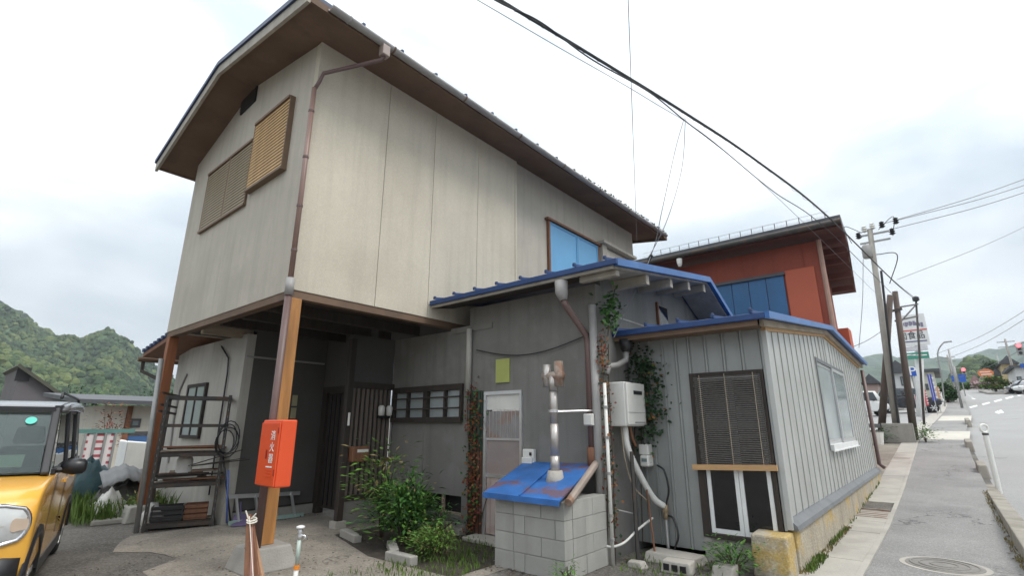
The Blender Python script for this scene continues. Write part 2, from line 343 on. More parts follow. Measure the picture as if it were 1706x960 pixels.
# road paint
def patch_on_road(pts, nm='road_marking', label=None):
    b = MB(); ps = [ong(x, y, -.127) for x, y in pts]; b.add([p for p in ps], [tuple(range(len(ps)))])
    o = b.build(nm, paint); return tag(o, label, 'road marking', 'white road markings')
DASH = [(1620, 676), (1641, 671), (1661, 666), (1680, 661), (1700, 656)]
for i, (x, y) in enumerate(DASH):
    patch_on_road([(x - 6, y + 2.5), (x + 7, y - 1), (x + 9, y + 1.2), (x - 3, y + 4.5)], 'road_dash', ('leftmost', 'second', 'third', 'fourth', 'rightmost')[i] + ' dash of the white broken line across the junction')
patch_on_road([(1657, 687.5), (1662, 684.5), (1669, 688), (1664, 690)], 'lane_arrow', 'short white painted mark in the middle of the lane, left piece')
patch_on_road([(1664, 684), (1668, 683), (1673, 688), (1669, 689)], 'lane_arrow', 'short white painted mark in the middle of the lane, right piece')
patch_on_road([(1608, 657), (1611, 657), (1626, 665.5), (1621, 665.5)], 'lane_line', 'white lane line running away beyond the junction')
# white delineator post
dp = onx(1661, 803, 15.4); dz = -.13; px_, py_ = 15.4, dp.y
d = thing('delineator_post', (px_, py_, .0), 'white roadside delineator post with round top at end of kerb wall', 'post')
MB().tube([(px_, py_, zr(px_) - .13), (px_, py_, 1.36)], .048, 14).build('tube', white_pl, d, smooth=False)
MB().tube([(px_ + .085 * math.cos(t * math.pi / 10) * math.sin(YAW), py_ - .085 * math.cos(t * math.pi / 10) * math.cos(YAW), 1.44 + .085 * math.sin(t * math.pi / 10)) for t in range(21)], .022, 8, False).build('reflector_ring', white_pl, d, smooth=True)
MB().tube([(px_, py_, 1.30), (px_, py_, 1.34)], .056, 14).build('band', rack_steel, d)
# ---------------------------------------------------------------- the two-storey house
XG, YL, YF, XE, Z0 = 2.79, 5.9, 10.5, 12.45, 3.13
ZN, ZRG, ZF, YR = 6.82, 7.17, 6.5, 8.2            # wall tops: near eave, ridge, far eave; ridge line
X2 = 5.5                                           # front plane of the ground floor wing
H = thing('house', (6.5, 7.5, 0), 'large beige two-storey house with overhanging upper floor and low gabled roof', 'house')
# upper long wall, panel by panel with open joints
seams = [XG, 4.0, 4.97, 6.05, 7.15]
for a, b in zip(seams, seams[1:]):
    piece(H, 'wall_panel', plaster, (a + (.004 if a > XG else 0), b - .004, YL, YL + .12, Z0, ZN), bevel=.003)
piece(H, 'wall_panel', plaster_g, (7.154, 9.8, YL + .05, YL + .16, Z0, ZN), (9.806, XE, YL + .05, YL + .16, Z0, ZN))
piece(H, 'corner_strip', plaster, (7.12, 7.17, YL - .012, YL + .05, Z0, ZN - .01))
piece(H, 'wall_core', dark_int, (XG + .12, XE - .05, YL + .17, YF - .1, Z0 + .06, ZF - .05))
# gable wall with its sloping top (one plastered face)
g = MB(); g.prism([(XG, YL + .121, Z0), (XG, YF, Z0), (XG, YF, ZF), (XG, YR, ZRG), (XG, YL + .121, ZN)], (.12, 0, 0)); g.build('gable_wall', plaster_g, H)
g = MB(); g.prism([(XE, YL + .17, Z0), (XE, YF, Z0), (XE, YF, ZF), (XE, YR, ZRG), (XE, YL + .17, ZN)], (-.05, 0, 0)); g.build('rear_gable_wall', plaster_g, H)
piece(H, 'rear_wall', plaster_g, (XG + .12, XE - .06, YF - .09, YF - .001, Z0, ZF))
# roof: two slopes
RX0, RX1 = 2.21, 13.15
def slope_z(y):  # underside
    return ZN + (y - YL) * (ZRG - ZN) / (YR - YL) if y <= YR else ZRG + (y - YR) * (ZF - ZRG) / (YF - YR)
EY, FY = 5.22, 10.95
roof = MB()
roof.prism([(RX0 + .02, EY + .02, slope_z(EY) + .075), (RX0 + .02, YR, ZRG + .075), (RX0 + .02, FY - .02, slope_z(FY) + .075), (RX0 + .02, FY - .02, slope_z(FY) + .14), (RX0 + .02, YR, ZRG + .15), (RX0 + .02, EY + .02, slope_z(EY) + .14)], (RX1 - RX0 - .04, 0, 0))
RF = roof.build('roof', dark_blue, H)
n = 17
for i in range(n):
    x = RX0 + .15 + i * (RX1 - RX0 - .3) / (n - 1)
    MB().bar((x, EY - .01, slope_z(EY) + .16), (x, YR, ZRG + .17), .04, .035).build('batten', dark_blue if i < 9 else mossy, RF)
for y0, y1 in ((EY, YR), (YR, FY)):     # boarded soffit under each slope, left open over the rooms
    s = MB(); s.prism([(RX0 + .05, y0 + (.0 if y0 == YR else .05), slope_z(y0) + .003), (RX0 + .05, y1 - (0 if y1 == YR else .05), slope_z(y1) + .003), (RX0 + .05, y1 - (0 if y1 == YR else .05), slope_z(y1) + .07), (RX0 + .05, y0 + (.0 if y0 == YR else .05), slope_z(y0) + .07)], (RX1 - RX0 - .1, 0, 0))
    s.build('soffit_board', soffit, H)
for y0, y1 in ((EY - .01, YR), (YR, FY + .01)):   # barge boards, front gable and rear
    for x0, nm in ((RX0, 'barge_board'), (RX1 - .03, 'barge_board')):
        s = MB(); s.prism([(x0, y0, slope_z(y0) - .07), (x0, y1, slope_z(y1) - .07), (x0, y1, slope_z(y1) + .09), (x0, y0, slope_z(y0) + .09)], (.045, 0, 0)); b_ = s.build(nm, soffit if x0 > 5 else fascia_w, H)
        s = MB(); s.prism([(x0 - .03, y0, slope_z(y0) + .092), (x0 - .03, y1, slope_z(y1) + .092), (x0 - .03, y1, slope_z(y1) + .165), (x0 - .03, y0, slope_z(y0) + .165)], (.08, 0, 0)); s.build('metal_edge', dark_blue if x0 < 5 else mossy, b_)
piece(H, 'eave_board', soffit, (RX0 + .05, RX1 - .03, EY + .005, EY + .045, slope_z(EY) - .03, slope_z(EY) + .072))
piece(H, 'eave_board', soffit, (RX0 + .05, RX1 - .03, FY - .045, FY - .005, slope_z(FY) - .03, slope_z(FY) + .072))
# moss along the far half of the eave edge
ms = MB()
for i in range(260):
    x = rnd(8.6, RX1); y = rnd(EY - .02, EY + .12); z = slope_z(y) + .15
    ms.leaf((x, y, z), (rnd(-.5, .5), rnd(-1, .3), rnd(.2, 1)), (0, 0, 1), rnd(.03, .07), rnd(.03, .06))
o = ms.build('moss', mossy, RF); o['kind'] = 'stuff'
# gutter with brackets and rainwater head
gy, gz = EY - .055, slope_z(EY) + .0
gm = MB()
gm.grid([[(x, gy + .06 * math.cos(t * math.pi / 8), gz - .06 * math.sin(t * math.pi / 8) + .03) for t in range(9)] for x in (2.5, 5, 8, 11, 13.0)])
GUT = gm.build('gutter', gut_grey, H, smooth=True)
md = GUT.modifiers.new('thick', 'SOLIDIFY'); md.thickness = .006
for i in range(15):
    x = 2.75 + i * .72
    MB().grid([[(xx, gy + .068 * math.cos(t * math.pi / 8), gz - .068 * math.sin(t * math.pi / 8) + .03) for t in range(9)] for xx in (x, x + .03)]).build('bracket', soffit if i % 2 else gut_grey, GUT)
hx = 3.35
piece(H, 'rainwater_head', pipe_pale, (hx - .06, hx + .06, gy - .055, gy + .055, gz - .19, gz - .02), bevel=.012)
MB().tube([(hx, gy, gz - .18), (hx - .02, gy + .03, gz - .24), (XG + .03, YL - .10, 6.25), (XG - .0, YL - .07, 6.12), (XG - .055, YL - .055, 5.95)], .027, 10).build('downspout_elbow', brown_pipe, H, smooth=True)
MB().tube([(XG - .055, YL - .055, 5.98), (XG - .055, YL - .055, Z0 + .02)], .033, 12).build('downspout', mat('sunlit_brown_pvc', (.24, .15, .125), .45, .12, 3), H, smooth=True)  # paler copy of the pipe brown, sunlight put into the colour
MB().tube([(XG - .055, YL - .055, Z0 + .12), (XG - .055, YL - .055, Z0 - .10)], .052, 12).build('pipe_sleeve', gut_grey, H, smooth=True)
MB().tube([(XG - .055, YL - .055, Z0 - .09), (XG - .06, YL - .05, .12)], .042, 12).build('downspout', brown_pipe, H, smooth=True)
for z in (5.6, 4.9, 4.2, 3.6, 2.6, 1.75):
    MB().tube([(XG - .055, YL - .055, z), (XG - .055, YL - .055, z + .03)], .039, 12).build('pipe_clip', brown_pipe, H)
# gable louvres: a pair of dull ones and one proud tan box, slat by slat
def louvre(y0, y1, z0, z1, proud, m, n, fr):
    f = MB(); x = XG - proud
    f.box(x, XG - .001, y0, y0 + .022, z0, z1); f.box(x, XG - .001, y1 - .022, y1, z0, z1); f.box(x - .02, XG - .001, y0 + .023, y1 - .023, z1 - .03, z1 + .01); f.box(x - .015, XG - .001, y0 - .005, y1 + .005, z0 - .04, z0 - .001)
    F = f.build('louvre_frame', fr, H)
    piece(H, 'louvre_back', dark_int, (XG - .012, XG - .002, y0 + .023, y1 - .023, z0, z1 - .031))
    st = (z1 - .035 - z0) / n
    me = None
    for i in range(n):
        z = z0 + st * i
        if me is None:
            s = MB(); s.hexa([(x + .004, y0 + .024, z), (x + .016, y0 + .024, z + st * .86), (x + .016, y1 - .024, z + st * .86), (x + .004, y1 - .024, z), (x - .003, y0 + .024, z + .004), (x + .009, y0 + .024, z + st * .9), (x + .009, y1 - .024, z + st * .9), (x - .003, y1 - .024, z + .004)])
            o = s.build('slat', m, F); me = o.data; zb = z
        else:
            o = bpy.data.objects.new('slat', me); COL.objects.link(o); o.parent = F; o.location.z = z - zb; ORG[o.name] = ORG[F.name]
lfr = mat('louvre_frame_brown', (.17, .11, .07), .6, .15, 3)
louvre(7.76, 8.66, 4.85, 5.98, .035, louver_g, 20, lfr)
louvre(8.661, 9.65, 4.85, 5.98, .035, louver_g, 20, lfr)
louvre(6.50, 7.68, 5.02, 6.18, .075, louver, 20, lfr)
v = MB(); v.prism([(XG - .03, 8.02, 6.83), (XG - .03, 8.6, 6.80), (XG - .03, 8.6, 7.02), (XG - .03, 8.02, 7.12)], (.028, 0, 0)); v.build('gable_vent', black, H)
for i in range(5): MB().bar((XG - .035, 8.03, 6.86 + i * .05), (XG - .035, 8.59, 6.84 + i * .05), .01, .02).build('vent_slat', dark_wood, H)
# blue shuttered window on the long wall and the hooded one beside it
YS_ = YL + .05
W = piece(H, 'window_frame', red_wood, (8.27, 8.33, YS_ - .06, YS_ - .001, 4.3, 5.86), (10.38, 10.43, YS_ - .06, YS_ - .001, 4.3, 5.86), (8.20, 10.5, YS_ - .10, YS_ - .001, 5.861, 5.91))
for a, b in ((8.331, 9.44), (9.45, 10.379)):
    SHT = piece(H, 'shutter', blue_panel, (a, b, YS_ - .035, YS_ - .002, 4.3, 5.86), bevel=.004)
    piece(SHT, 'shutter_stile', blue_panel, (a + .002, a + .04, YS_ - .05, YS_ - .036, 4.3, 5.85)); piece(SHT, 'shutter_stile', blue_panel, (b - .04, b - .002, YS_ - .05, YS_ - .036, 4.3, 5.85)); piece(SHT, 'shutter_rail', blue_panel, (a + .041, b - .041, YS_ - .048, YS_ - .036, 5.8, 5.85))
W = piece(H, 'window_frame', plaster_g, (10.50, 10.72, YS_ - .12, YS_ - .001, 4.3, 5.93), (12.05, 12.12, YS_ - .12, YS_ - .001, 4.3, 5.93), (10.42, 12.2, YS_ - .22, YS_ - .001, 5.931, 6.0))
piece(H, 'board', cream, (10.721, 12.049, YS_ - .05, YS_ - .002, 4.3, 5.9))
# underside of the overhang: edge beams, joists, ceiling
piece(H, 'edge_beam', soffit, (XG + .01, XE - .1, YL + .012, YL + .13, Z0 - .10, Z0 - .001))
piece(H, 'edge_beam', soffit, (XG + .01, XG + .13, YL + .131, YF - .005, Z0 - .10, Z0 - .001))
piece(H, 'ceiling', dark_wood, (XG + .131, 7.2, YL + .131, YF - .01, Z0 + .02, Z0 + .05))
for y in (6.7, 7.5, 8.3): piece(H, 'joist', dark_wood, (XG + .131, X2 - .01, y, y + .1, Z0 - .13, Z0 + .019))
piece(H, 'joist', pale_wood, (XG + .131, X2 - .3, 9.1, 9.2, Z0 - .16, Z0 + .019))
# timber posts on footings
for (px, py, m_) in ((XG + .075, YL + .075, post_wood), (XG + .08, YF - .12, mat('brown_stained_timber', (.25, .085, .03), .55, .2, 3, stretch=(6, 6, .5)))):
    P = piece(H, 'post', m_, (px - .075, px + .075, py - .075, py + .075, .24, Z0 - .101), bevel=.008)
    MB().hexa([(px - .28, py - .28, 0), (px + .28, py - .28, 0), (px + .28, py + .28, 0), (px - .28, py + .28, 0), (px - .21, py - .21, .239), (px + .21, py - .21, .239), (px + .21, py + .21, .239), (px - .21, py + .21, .239)]).build('footing', conc, P, bevel=.02)
# ground-floor walls round the porch
Y3, YB, X1 = 7.38, 8.9, 3.55
piece(H, 'porch_side_wall', mortar_l, (X1, X1 + .15, YB + .0, 12.2, .0, Z0 - .102))
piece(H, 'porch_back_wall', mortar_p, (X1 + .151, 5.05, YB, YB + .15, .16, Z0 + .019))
piece(H, 'plinth', conc, (X1 + .151, 5.05, YB - .03, YB + .15, 0, .159))
piece(H, 'plinth_cap', dark_wood, (X1 + .151, 5.05, YB - .012, YB - .001, .165, .19))
piece(H, 'ceiling_trim', gut_grey, (X1 + .02, 5.0, YB - .04, YB - .005, 2.62, 2.65))
piece(H, 'entrance_frame', dark_wood, (5.06, 5.2, YB - .12, YB + .1, 0, 2.2), (5.06, 5.2, Y3 + .15, Y3 + .27, 0, 2.2), (5.06, 5.2, Y3 + .271, YB - .121, 2.08, 2.2))
D = piece(H, 'entrance_door', dark_wood, (5.12, 5.16, Y3 + .272, YB - .122, .1, 2.079))
for i in range(9): piece(D, 'mullion', black, (5.105, 5.119, Y3 + .3 + i * .14, Y3 + .33 + i * .14, .15, 2.05))
piece(D, 'handle', white_pl, (5.06, 5.104, Y3 + .45, Y3 + .48, .95, 1.25))
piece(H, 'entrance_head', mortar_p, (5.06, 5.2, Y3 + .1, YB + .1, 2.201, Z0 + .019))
# slatted screen between porch post and wing
SP = piece(H, 'porch_post', dark_wood, (4.56, 4.66, Y3 - .10, Y3 - .0, .10, 2.9), bevel=.006)
piece(SP, 'foot', conc_l, (4.52, 4.70, Y3 - .14, Y3 + .04, 0, .099))
MB().cyl((4.6, Y3 - .13, 1.5), .018, .2, 10).build('switch_tube', white_pl, SP)
piece(H, 'screen_plinth', mortar, (4.67, X2, Y3 - .05, Y3 + .1, 0, .36))
piece(H, 'screen_sill', dark_wood, (4.67, X2, Y3 - .06, Y3 + .11, .361, .44))
piece(H, 'screen_back', dark_int, (4.67, X2, Y3 + .04, Y3 + .06, .441, 2.1))
for i in range(9):
    x = 4.70 + i * .089
    piece(H, 'slat', mat('greyed_slat', (.14, .115, .10), .75, .3, 3, stretch=(5, 5, .6)) if 'greyed_slat' not in MATS else MATS['greyed_slat'], (x, x + .052, Y3 - .02, Y3 + .02, .441, 2.1))
piece(H, 'screen_head', dark_wood, (4.67, X2, Y3 - .06, Y3 + .11, 2.101, 2.2))
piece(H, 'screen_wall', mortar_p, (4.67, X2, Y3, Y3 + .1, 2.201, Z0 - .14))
piece(H, 'cable_conduit', gut_grey, (X2 - .05, X2 - .03, Y3 - .085, Y3 - .062, .45, 2.0))
# letter box on the screen, tag and lamps
lb = thing('letter_box', (4.83, Y3 - .13, .95), 'brown wooden letter box with pale newspaper slot on the dark slatted screen', 'letter box')
piece(lb, 'box', red_wood, (4.68, 4.98, Y3 - .19, Y3 - .062, .95, 1.18), bevel=.008)
piece(lb, 'slot', white_pl, (4.76, 4.96, Y3 - .20, Y3 - .191, 1.09, 1.135))
wl = thing('wall_lamp', (5.28, Y3 - .1, 1.55), 'pair of small white lantern lamps at the corner beside the ribbon window', 'lamp')
piece(wl, 'bracket', black, (5.18, 5.42, Y3 - .10, Y3 - .062, 1.62, 1.66))
for x in (5.2, 5.36): MB().lathe((x, Y3 - .14, 1.66), [(.02, 0), (.05, .01), (.055, .14), (.03, .17)], 12).build('lantern', white_pl, wl, smooth=True)
dp_ = thing('door_plate', (4.5, YB - .02, 1.75), 'narrow pale two-part name plate on the dark porch wall', 'plate')
for z in (1.62, 1.84): piece(dp_, 'plate', mat('aged_ivory', (.36, .33, .2), .6) if 'aged_ivory' not in MATS else MATS['aged_ivory'], (4.46, 4.55, YB - .025, YB - .002, z, z + .19))
# small window of the side wall
WW = (10.30, 11.25, 1.27, 2.27)
piece(H, 'side_window_frame', dark_wood, (X1 - .05, X1 - .001, WW[0], WW[1], WW[2], WW[2] + .06), (X1 - .05, X1 - .001, WW[0], WW[1], WW[3] - .06, WW[3]), (X1 - .05, X1 - .001, WW[0], WW[0] + .06, WW[2] + .061, WW[3] - .061), (X1 - .05, X1 - .001, WW[1] - .06, WW[1], WW[2] + .061, WW[3] - .061), (X1 - .045, X1 - .001, 10.75, 10.80, WW[2] + .061, WW[3] - .061))
for a, b in ((WW[0] + .061, 10.749), (10.801, WW[1] - .061)): piece(H, 'pane', glass_f, (X1 - .03, X1 - .02, a, b, WW[2] + .061, WW[3] - .061))
MB().tube([(X1 - .03, 9.9, 2.9), (X1 - .03, 9.5, 2.65), (X1 - .03, 9.45, 2.4), (X1 - .03, 9.45, .4)], .014, 6).build('cable', blackp, H)
MB().tube([(X1 - .02, 11.5, 2.5), (X1 - .02, 11.75, 2.2), (X1 - .02, 11.8, 1.6), (X1 - .02, 11.7, .8)], .02, 6).build('cable', gut_grey, H)
# rear lean-to roof peeping out behind the far post
LR = thing('rear_leanto', (4.3, 12.6, 0), 'small rear lean-to with corrugated dark roof behind the far timber post', 'lean-to')
s = MB(); s.prism([(3.0, 10.6, 3.15), (3.0, 12.6, 2.88), (3.0, 12.6, 2.96), (3.0, 10.6, 3.24)], (2.4, 0, 0)); s.build('roof', red_wood, LR)
for i in range(9): MB().bar((2.96, 10.75 + i * .22, 3.25 - i * .0297), (5.4, 10.75 + i * .22, 3.25 - i * .0297), .11, .07).build('roof_tile_row', dark_blue, LR)
MB().tube([(2.95, 12.68, 2.84), (5.4, 12.68, 2.84)], .05, 8).build('gutter', soffit, LR)
MB().tube([(3.05, 12.68, 2.82), (3.05, 12.66, 2.6), (3.3, 12.0, 2.35), (3.3, 11.9, 2.2), (3.3, 11.9, 0)], .035, 8).build('downspout', dark_wood, LR, smooth=True)
piece(LR, 'wall', mortar, (3.71, 5.3, 12.2, 12.32, 0, 2.85))

# ---------------------------------------------------------------- front wing of the house (ground floor, own blue roof)
YC = 3.2
def wall_x(x0, x1, y0, y1, z0, z1, holes, m, name, parent):
    """wall slab thin in X with rectangular openings (ya, yb, za, zb); pieces butt end to end"""
    b = MB(); ys = sorted(set([y0, y1] + [h[0] for h in holes] + [h[1] for h in holes])); zs = sorted(set([z0, z1] + [h[2] for h in holes] + [h[3] for h in holes]))
    vs = {}; o = []
    for a, c in zip(ys, ys[1:]):
        run = None
        for lo, hi in zip(zs, zs[1:]):
            hole = any(h[0] <= a + 1e-6 and c - 1e-6 <= h[1] and h[2] <= lo + 1e-6 and hi - 1e-6 <= h[3] for h in holes)
            if hole:
                if run: b.box(x0, x1, a, c, *run); run = None
            else: run = (run[0], hi) if run else (lo, hi)
        if run: b.box(x0, x1, a, c, *run)
    return b.build(name, m, parent)
win = (5.58, 7.30, 1.60, 2.10); vent = (5.58, 6.48, .24, .50); door = (4.42, 5.13, .06, 1.98)
wall_x(X2, X2 + .15, YC, 5.48, 0, 3.30, [door], mortar, 'wing_front_wall', H)
wall_x(X2 - .0, X2 + .15, 5.481, Y3 - .001, .14, Z0 - .14, [win, vent], mortar, 'ribbon_window_wall', H)
piece(H, 'plinth', conc, (X2 - .03, X2 + .15, 5.481, Y3 - .06, 0, .139))
piece(H, 'joint_strip', mortar, (X2 - .012, X2 - .001, 6.47, 6.49, .51, 1.53))
piece(H, 'wing_beam', mortar, (X2 - .02, X2 - .001, 5.0, YL - .01, 2.93, 3.02))
# ribbon window: frame, bars, panes
F = piece(H, 'ribbon_window', dark_wood, (X2 - .05, X2 + .06, win[0], win[1], win[3] - .06, win[3] + .03), (X2 - .07, X2 + .06, win[0], win[1], win[2] - .05, win[2] + .03),
      (X2 - .05, X2 + .06, win[0], win[0] + .05, win[2] + .031, win[3] - .061), (X2 - .05, X2 + .06, win[1] - .05, win[1], win[2] + .031, win[3] - .061), (X2 - .05, X2 + .06, 6.38, 6.48, win[2] + .031, win[3] - .061))
for y in (5.98, 6.9): piece(F, 'mullion', dark_wood, (X2 - .04, X2 + .05, y - .02, y + .02, win[2] + .031, win[3] - .061))
for z in (1.75, 1.92): piece(F, 'bar', dark_wood, (X2 - .075, X2 - .055, win[0] + .02, win[1] - .02, z, z + .025))
for a, b in ((5.631, 5.959), (6.001, 6.379), (6.481, 6.879), (6.921, 7.249)): piece(F, 'pane', glass_f, (X2 + .02, X2 + .03, a, b, win[2] + .032, win[3] - .062))
piece(H, 'vent_recess', dark_int, (X2 + .10, X2 + .14, vent[0], vent[1], vent[2], vent[3]))
piece(H, 'vent_frame', pale_wood, (X2 + .0, X2 + .06, vent[0] + .003, vent[1] - .003, vent[2] + .002, vent[2] + .03), (X2 + .02, X2 + .06, 5.98, 6.02, vent[2] + .031, vent[3] - .003), (X2 + .02, X2 + .06, 6.42, 6.46, vent[2] + .031, vent[3] - .003))
piece(H, 'floor_ledge', conc_l, (X2 - .14, X2 - .031, 5.48, 6.9, 0, .09), bevel=.01)
# side door
DF = piece(H, 'side_door_frame', alu, (X2 - .03, X2 + .08, door[0], door[0] + .04, door[2], door[3]), (X2 - .03, X2 + .08, door[1] - .04, door[1], door[2], door[3]), (X2 - .03, X2 + .08, door[0] + .041, door[1] - .041, door[3] - .05, door[3]))
pink = mat('faded_pinkish_tin', (.47, .40, .375), .5, .1, 2, streak=.5, scol=(.24, .14, .10), patch=.25, pcol=(.30, .16, .10), pscale=3)
piece(DF, 'top_panel', white_pl, (X2, X2 + .03, door[0] + .041, door[1] - .041, 1.72, 1.929))
piece(DF, 'pane', mat('mesh_glass', (.27, .25, .25), .35, .15, 3, patch=.45, pcol=(.28, .13, .06), pscale=4), (X2 + .01, X2 + .02, door[0] + .041, door[1] - .041, 1.33, 1.70))
piece(DF, 'pane', mat('pinkish_glass', (.30, .255, .25), .3, .15, 3, patch=.3, pcol=(.27, .17, .12), pscale=3), (X2 + .01, X2 + .02, door[0] + .041, door[1] - .041, .84, 1.30))
for z0_, z1_ in ((1.30, 1.33), (.80, .84)): piece(DF, 'cross_rail', alu, (X2 - .005, X2 + .03, door[0] + .041, door[1] - .041, z0_, z1_))
for i in range(8):
    y = door[0] + .045 + i * .0775
    piece(DF, 'door_board', pink, (X2 + .002, X2 + .022, y, y + .074, .07, .798))
for i in range(9): piece(DF, 'glazing_rib', alu, (X2 + .002, X2 + .009, door[0] + .06 + i * .07, door[0] + .066 + i * .07, 1.34, 1.92))
piece(H, 'doorstep', conc_l, (X2 - .3, X2 - .001, 4.35, 5.25, 0, .055), bevel=.012)
# pale pipe stub at the joint, notice board, small white boxes
MB().tube([(X2 - .05, 5.44, 2.96), (X2 - .05, 5.44, 2.0)], .045, 10).build('pipe_stub', mortar_l, H, smooth=True)
np_ = piece(None, 'notice_plate', mat('yellow_green_plate', (.40, .43, .13), .6, .08, 4), (X2 - .022, X2 - .002, 4.65, 4.91, 2.10, 2.44)); tag(np_, 'plain yellow-green rectangular plate on the grey wall above the side door', 'plate')
ob = thing('outlet_box', (X2 - .04, 4.28, 1.0), 'small white outdoor switch box on the wall right of the side door', 'switch box')
piece(ob, 'case', white_pl, (X2 - .07, X2 - .002, 4.19, 4.38, 1.02, 1.2), bevel=.015); piece(ob, 'flap', white_pl, (X2 - .10, X2 - .071, 4.20, 4.37, 1.0, 1.10), bevel=.012); piece(ob, 'plug', black, (X2 - .085, X2 - .071, 4.22, 4.25, 1.12, 1.16))
MB().tube([(X2 - .03, 5.3 - 1.95 * t / 12, 2.62 - .16 * math.sin(math.pi * t / 12)) for t in range(13)], .008, 5).build('slack_cable', black, H)
# side wall of the wing towards the street, with its gable top
RE, RR, RB = 5.02, 8.30, 10.2; ZE, ZT, ZB2 = 3.34, 3.86, 2.98          # wing roof: eave, ridge, rear eave (underside)
def wz(x): return ZE + (ZT - ZE) * (x - RE) / (RR - RE) if x <= RR else ZT + (ZB2 - ZT) * (x - RR) / (RB - RR)
s = MB(); s.prism([(X2 + .151, YC, 0), (9.7, YC, 0), (9.7, YC, wz(9.7) - .02), (RR, YC, ZT - .03), (X2 + .151, YC, wz(X2) - .01)], (0, .14, 0)); s.build('wing_side_wall', mortar, H)
piece(H, 'wall_crack', mortar_l, (6.0, 8.0, YC - .006, YC - .001, 2.93, 2.95))
RW = MB(); RW.prism([(RE, 2.66, wz(RE)), (RR, 2.66, ZT), (RB, 2.66, ZB2), (RB, 2.66, ZB2 + .05), (RR, 2.66, ZT + .06), (RE, 2.66, wz(RE) + .05)], (0, YL - 2.67, 0)); RW = RW.build('wing_roof', blue_roof, H)
s = MB()
for (a, b) in ((RE, RR), (RR, RB)):
    s.prism([(a, 2.60, wz(a) - .03), (b, 2.60, wz(b) - .03), (b, 2.60, wz(b) + .06), (a, 2.60, wz(a) + .06)], (0, .055, 0))
s.build('roof_edge', mat('light_blue_steel', (.03, .12, .33), .4, .2, 3, patch=.3, pcol=(.10, .2, .36), pscale=2), RW)
piece(RW, 'eave_trim', blue_roof, (RE - .035, RE - .001, 2.60, YL - .02, wz(RE) - .02, wz(RE) + .055), bevel=.01)
piece(RW, 'gutter_board', fascia_w, (RE + .002, RE + .04, 2.67, YL - .02, wz(RE) - .055, wz(RE) - .002))
for (a, b) in ((RE + .05, RR), (RR, 9.8)):
    s = MB(); s.prism([(a, 2.67, wz(a) - .055), (b, 2.67, wz(b) - .055), (b, 2.67, wz(b) - .006), (a, 2.67, wz(a) - .006)], (0, .5, 0)); s.build('verge_board', fascia_w, RW)
s = MB(); s.prism([(RE + .05, 3.18, wz(RE) - .055), (X2 - .002, 3.18, wz(X2) - .055), (X2 - .002, 3.18, wz(X2) - .006), (RE + .05, 3.18, wz(RE) - .006)], (0, YL - 3.2, 0)); s.build('soffit_board', dark_wood, RW)
for x in (5.12, 5.95, 6.75, 7.45, 8.15): piece(RW, 'purlin', fascia_w, (x, x + .09, 2.68, YC - .001, wz(x) - (.13 if x < 5.5 else .19), wz(x) - .056), bevel=.01)
for i in range(8):
    y = 2.75 + i * .43
    MB().bar((RE - .05, y, wz(RE) + .075), (RR, y, ZT + .085), .03, .03).build('batten', blue_roof, RW)
    MB().lathe((RE - .03, y, wz(RE) + .08), [(.014, -.01), (.022, .0), (.022, .025), (.008, .03)], 8).build('batten_cap', dark_blue, RW)
piece(H, 'side_window', glass_d, (7.4, 7.75, YC - .03, YC - .001, 2.9, 3.35)); piece(H, 'window_edge', red_wood, (7.36, 7.399, YC - .04, YC - .001, 2.86, 3.4))
# wing downspout with funnel
MB().tube([(RE + .03, 3.42, 3.27), (RE + .03, 3.42, 3.12), (RE + .04, 3.4, 3.02)], [.085, .08, .05], 12).build('downspout_funnel', gut_grey, H, smooth=True)
MB().tube([(RE + .04, 3.41, 3.05), (RE + .06, 3.38, 2.95), (X2 - .07, YC + .12, 2.62), (X2 - .07, YC + .10, 2.5), (X2 - .07, YC + .10, 1.02)], .042, 10).build('downspout', brown_pipe, H, smooth=True)
MB().tube([(X2 - .07, YC + .10, 1.25), (X2 - .07, YC + .10, 1.0)], .06, 10).build('pipe_sleeve', red_wood, H, smooth=True)
MB().tube([(X2 - .06, YC + .02, 3.0), (X2 - .06, YC + .02, .05)], .05, 10).build('corner_pipe', gut_grey, H, smooth=True)
# ---------------------------------------------------------------- tin-clad annex along the pavement
SX0, SX1, SY = 6.3, 15.4, 1.43
SH = thing('tin_annex', (10.8, 2.3, 0), 'low annex clad in grey ribbed tin with blue roof beside the pavement', 'shed')
REa, RRa, RBa = 5.92, 10.6, 15.75; zE, zR, zB = 2.66, 3.20, 3.02
def sz(x):  # underside of the annex roof; sweeps up from the eave
    if x <= RRa:
        t = (x - REa) / (RRa - REa); return zE + (zR - zE) * t
    t = (x - RRa) / (RBa - RRa); return zR + (zB - zR) * t
# foundation wall, stub, flashing
piece(SH, 'foundation', conc_y, (SX0 + .06, SX1 + .1, SY - .03, SY + .12, 0, .42), bevel=.012)
MB().hexa([(6.0, 1.42, 0), (6.355, 1.42, 0), (6.355, 1.78, 0), (6.0, 1.78, 0), (6.02, 1.425, .40), (6.355, 1.425, .41), (6.355, 1.77, .41), (6.02, 1.77, .40)]).build('foundation_stub', conc_y, SH, bevel=.02)
s = MB(); s.hexa([(SX0 + .02, SY - .07, .425), (SX1 + .12, SY - .07, .425), (SX1 + .12, SY + .02, .425), (SX0 + .02, SY + .02, .425), (SX0 + .02, SY - .055, .47), (SX1 + .12, SY - .055, .47), (SX1 + .12, SY + .02, .54), (SX0 + .02, SY + .02, .54)]); s.build('base_flashing', tin_dark, SH)
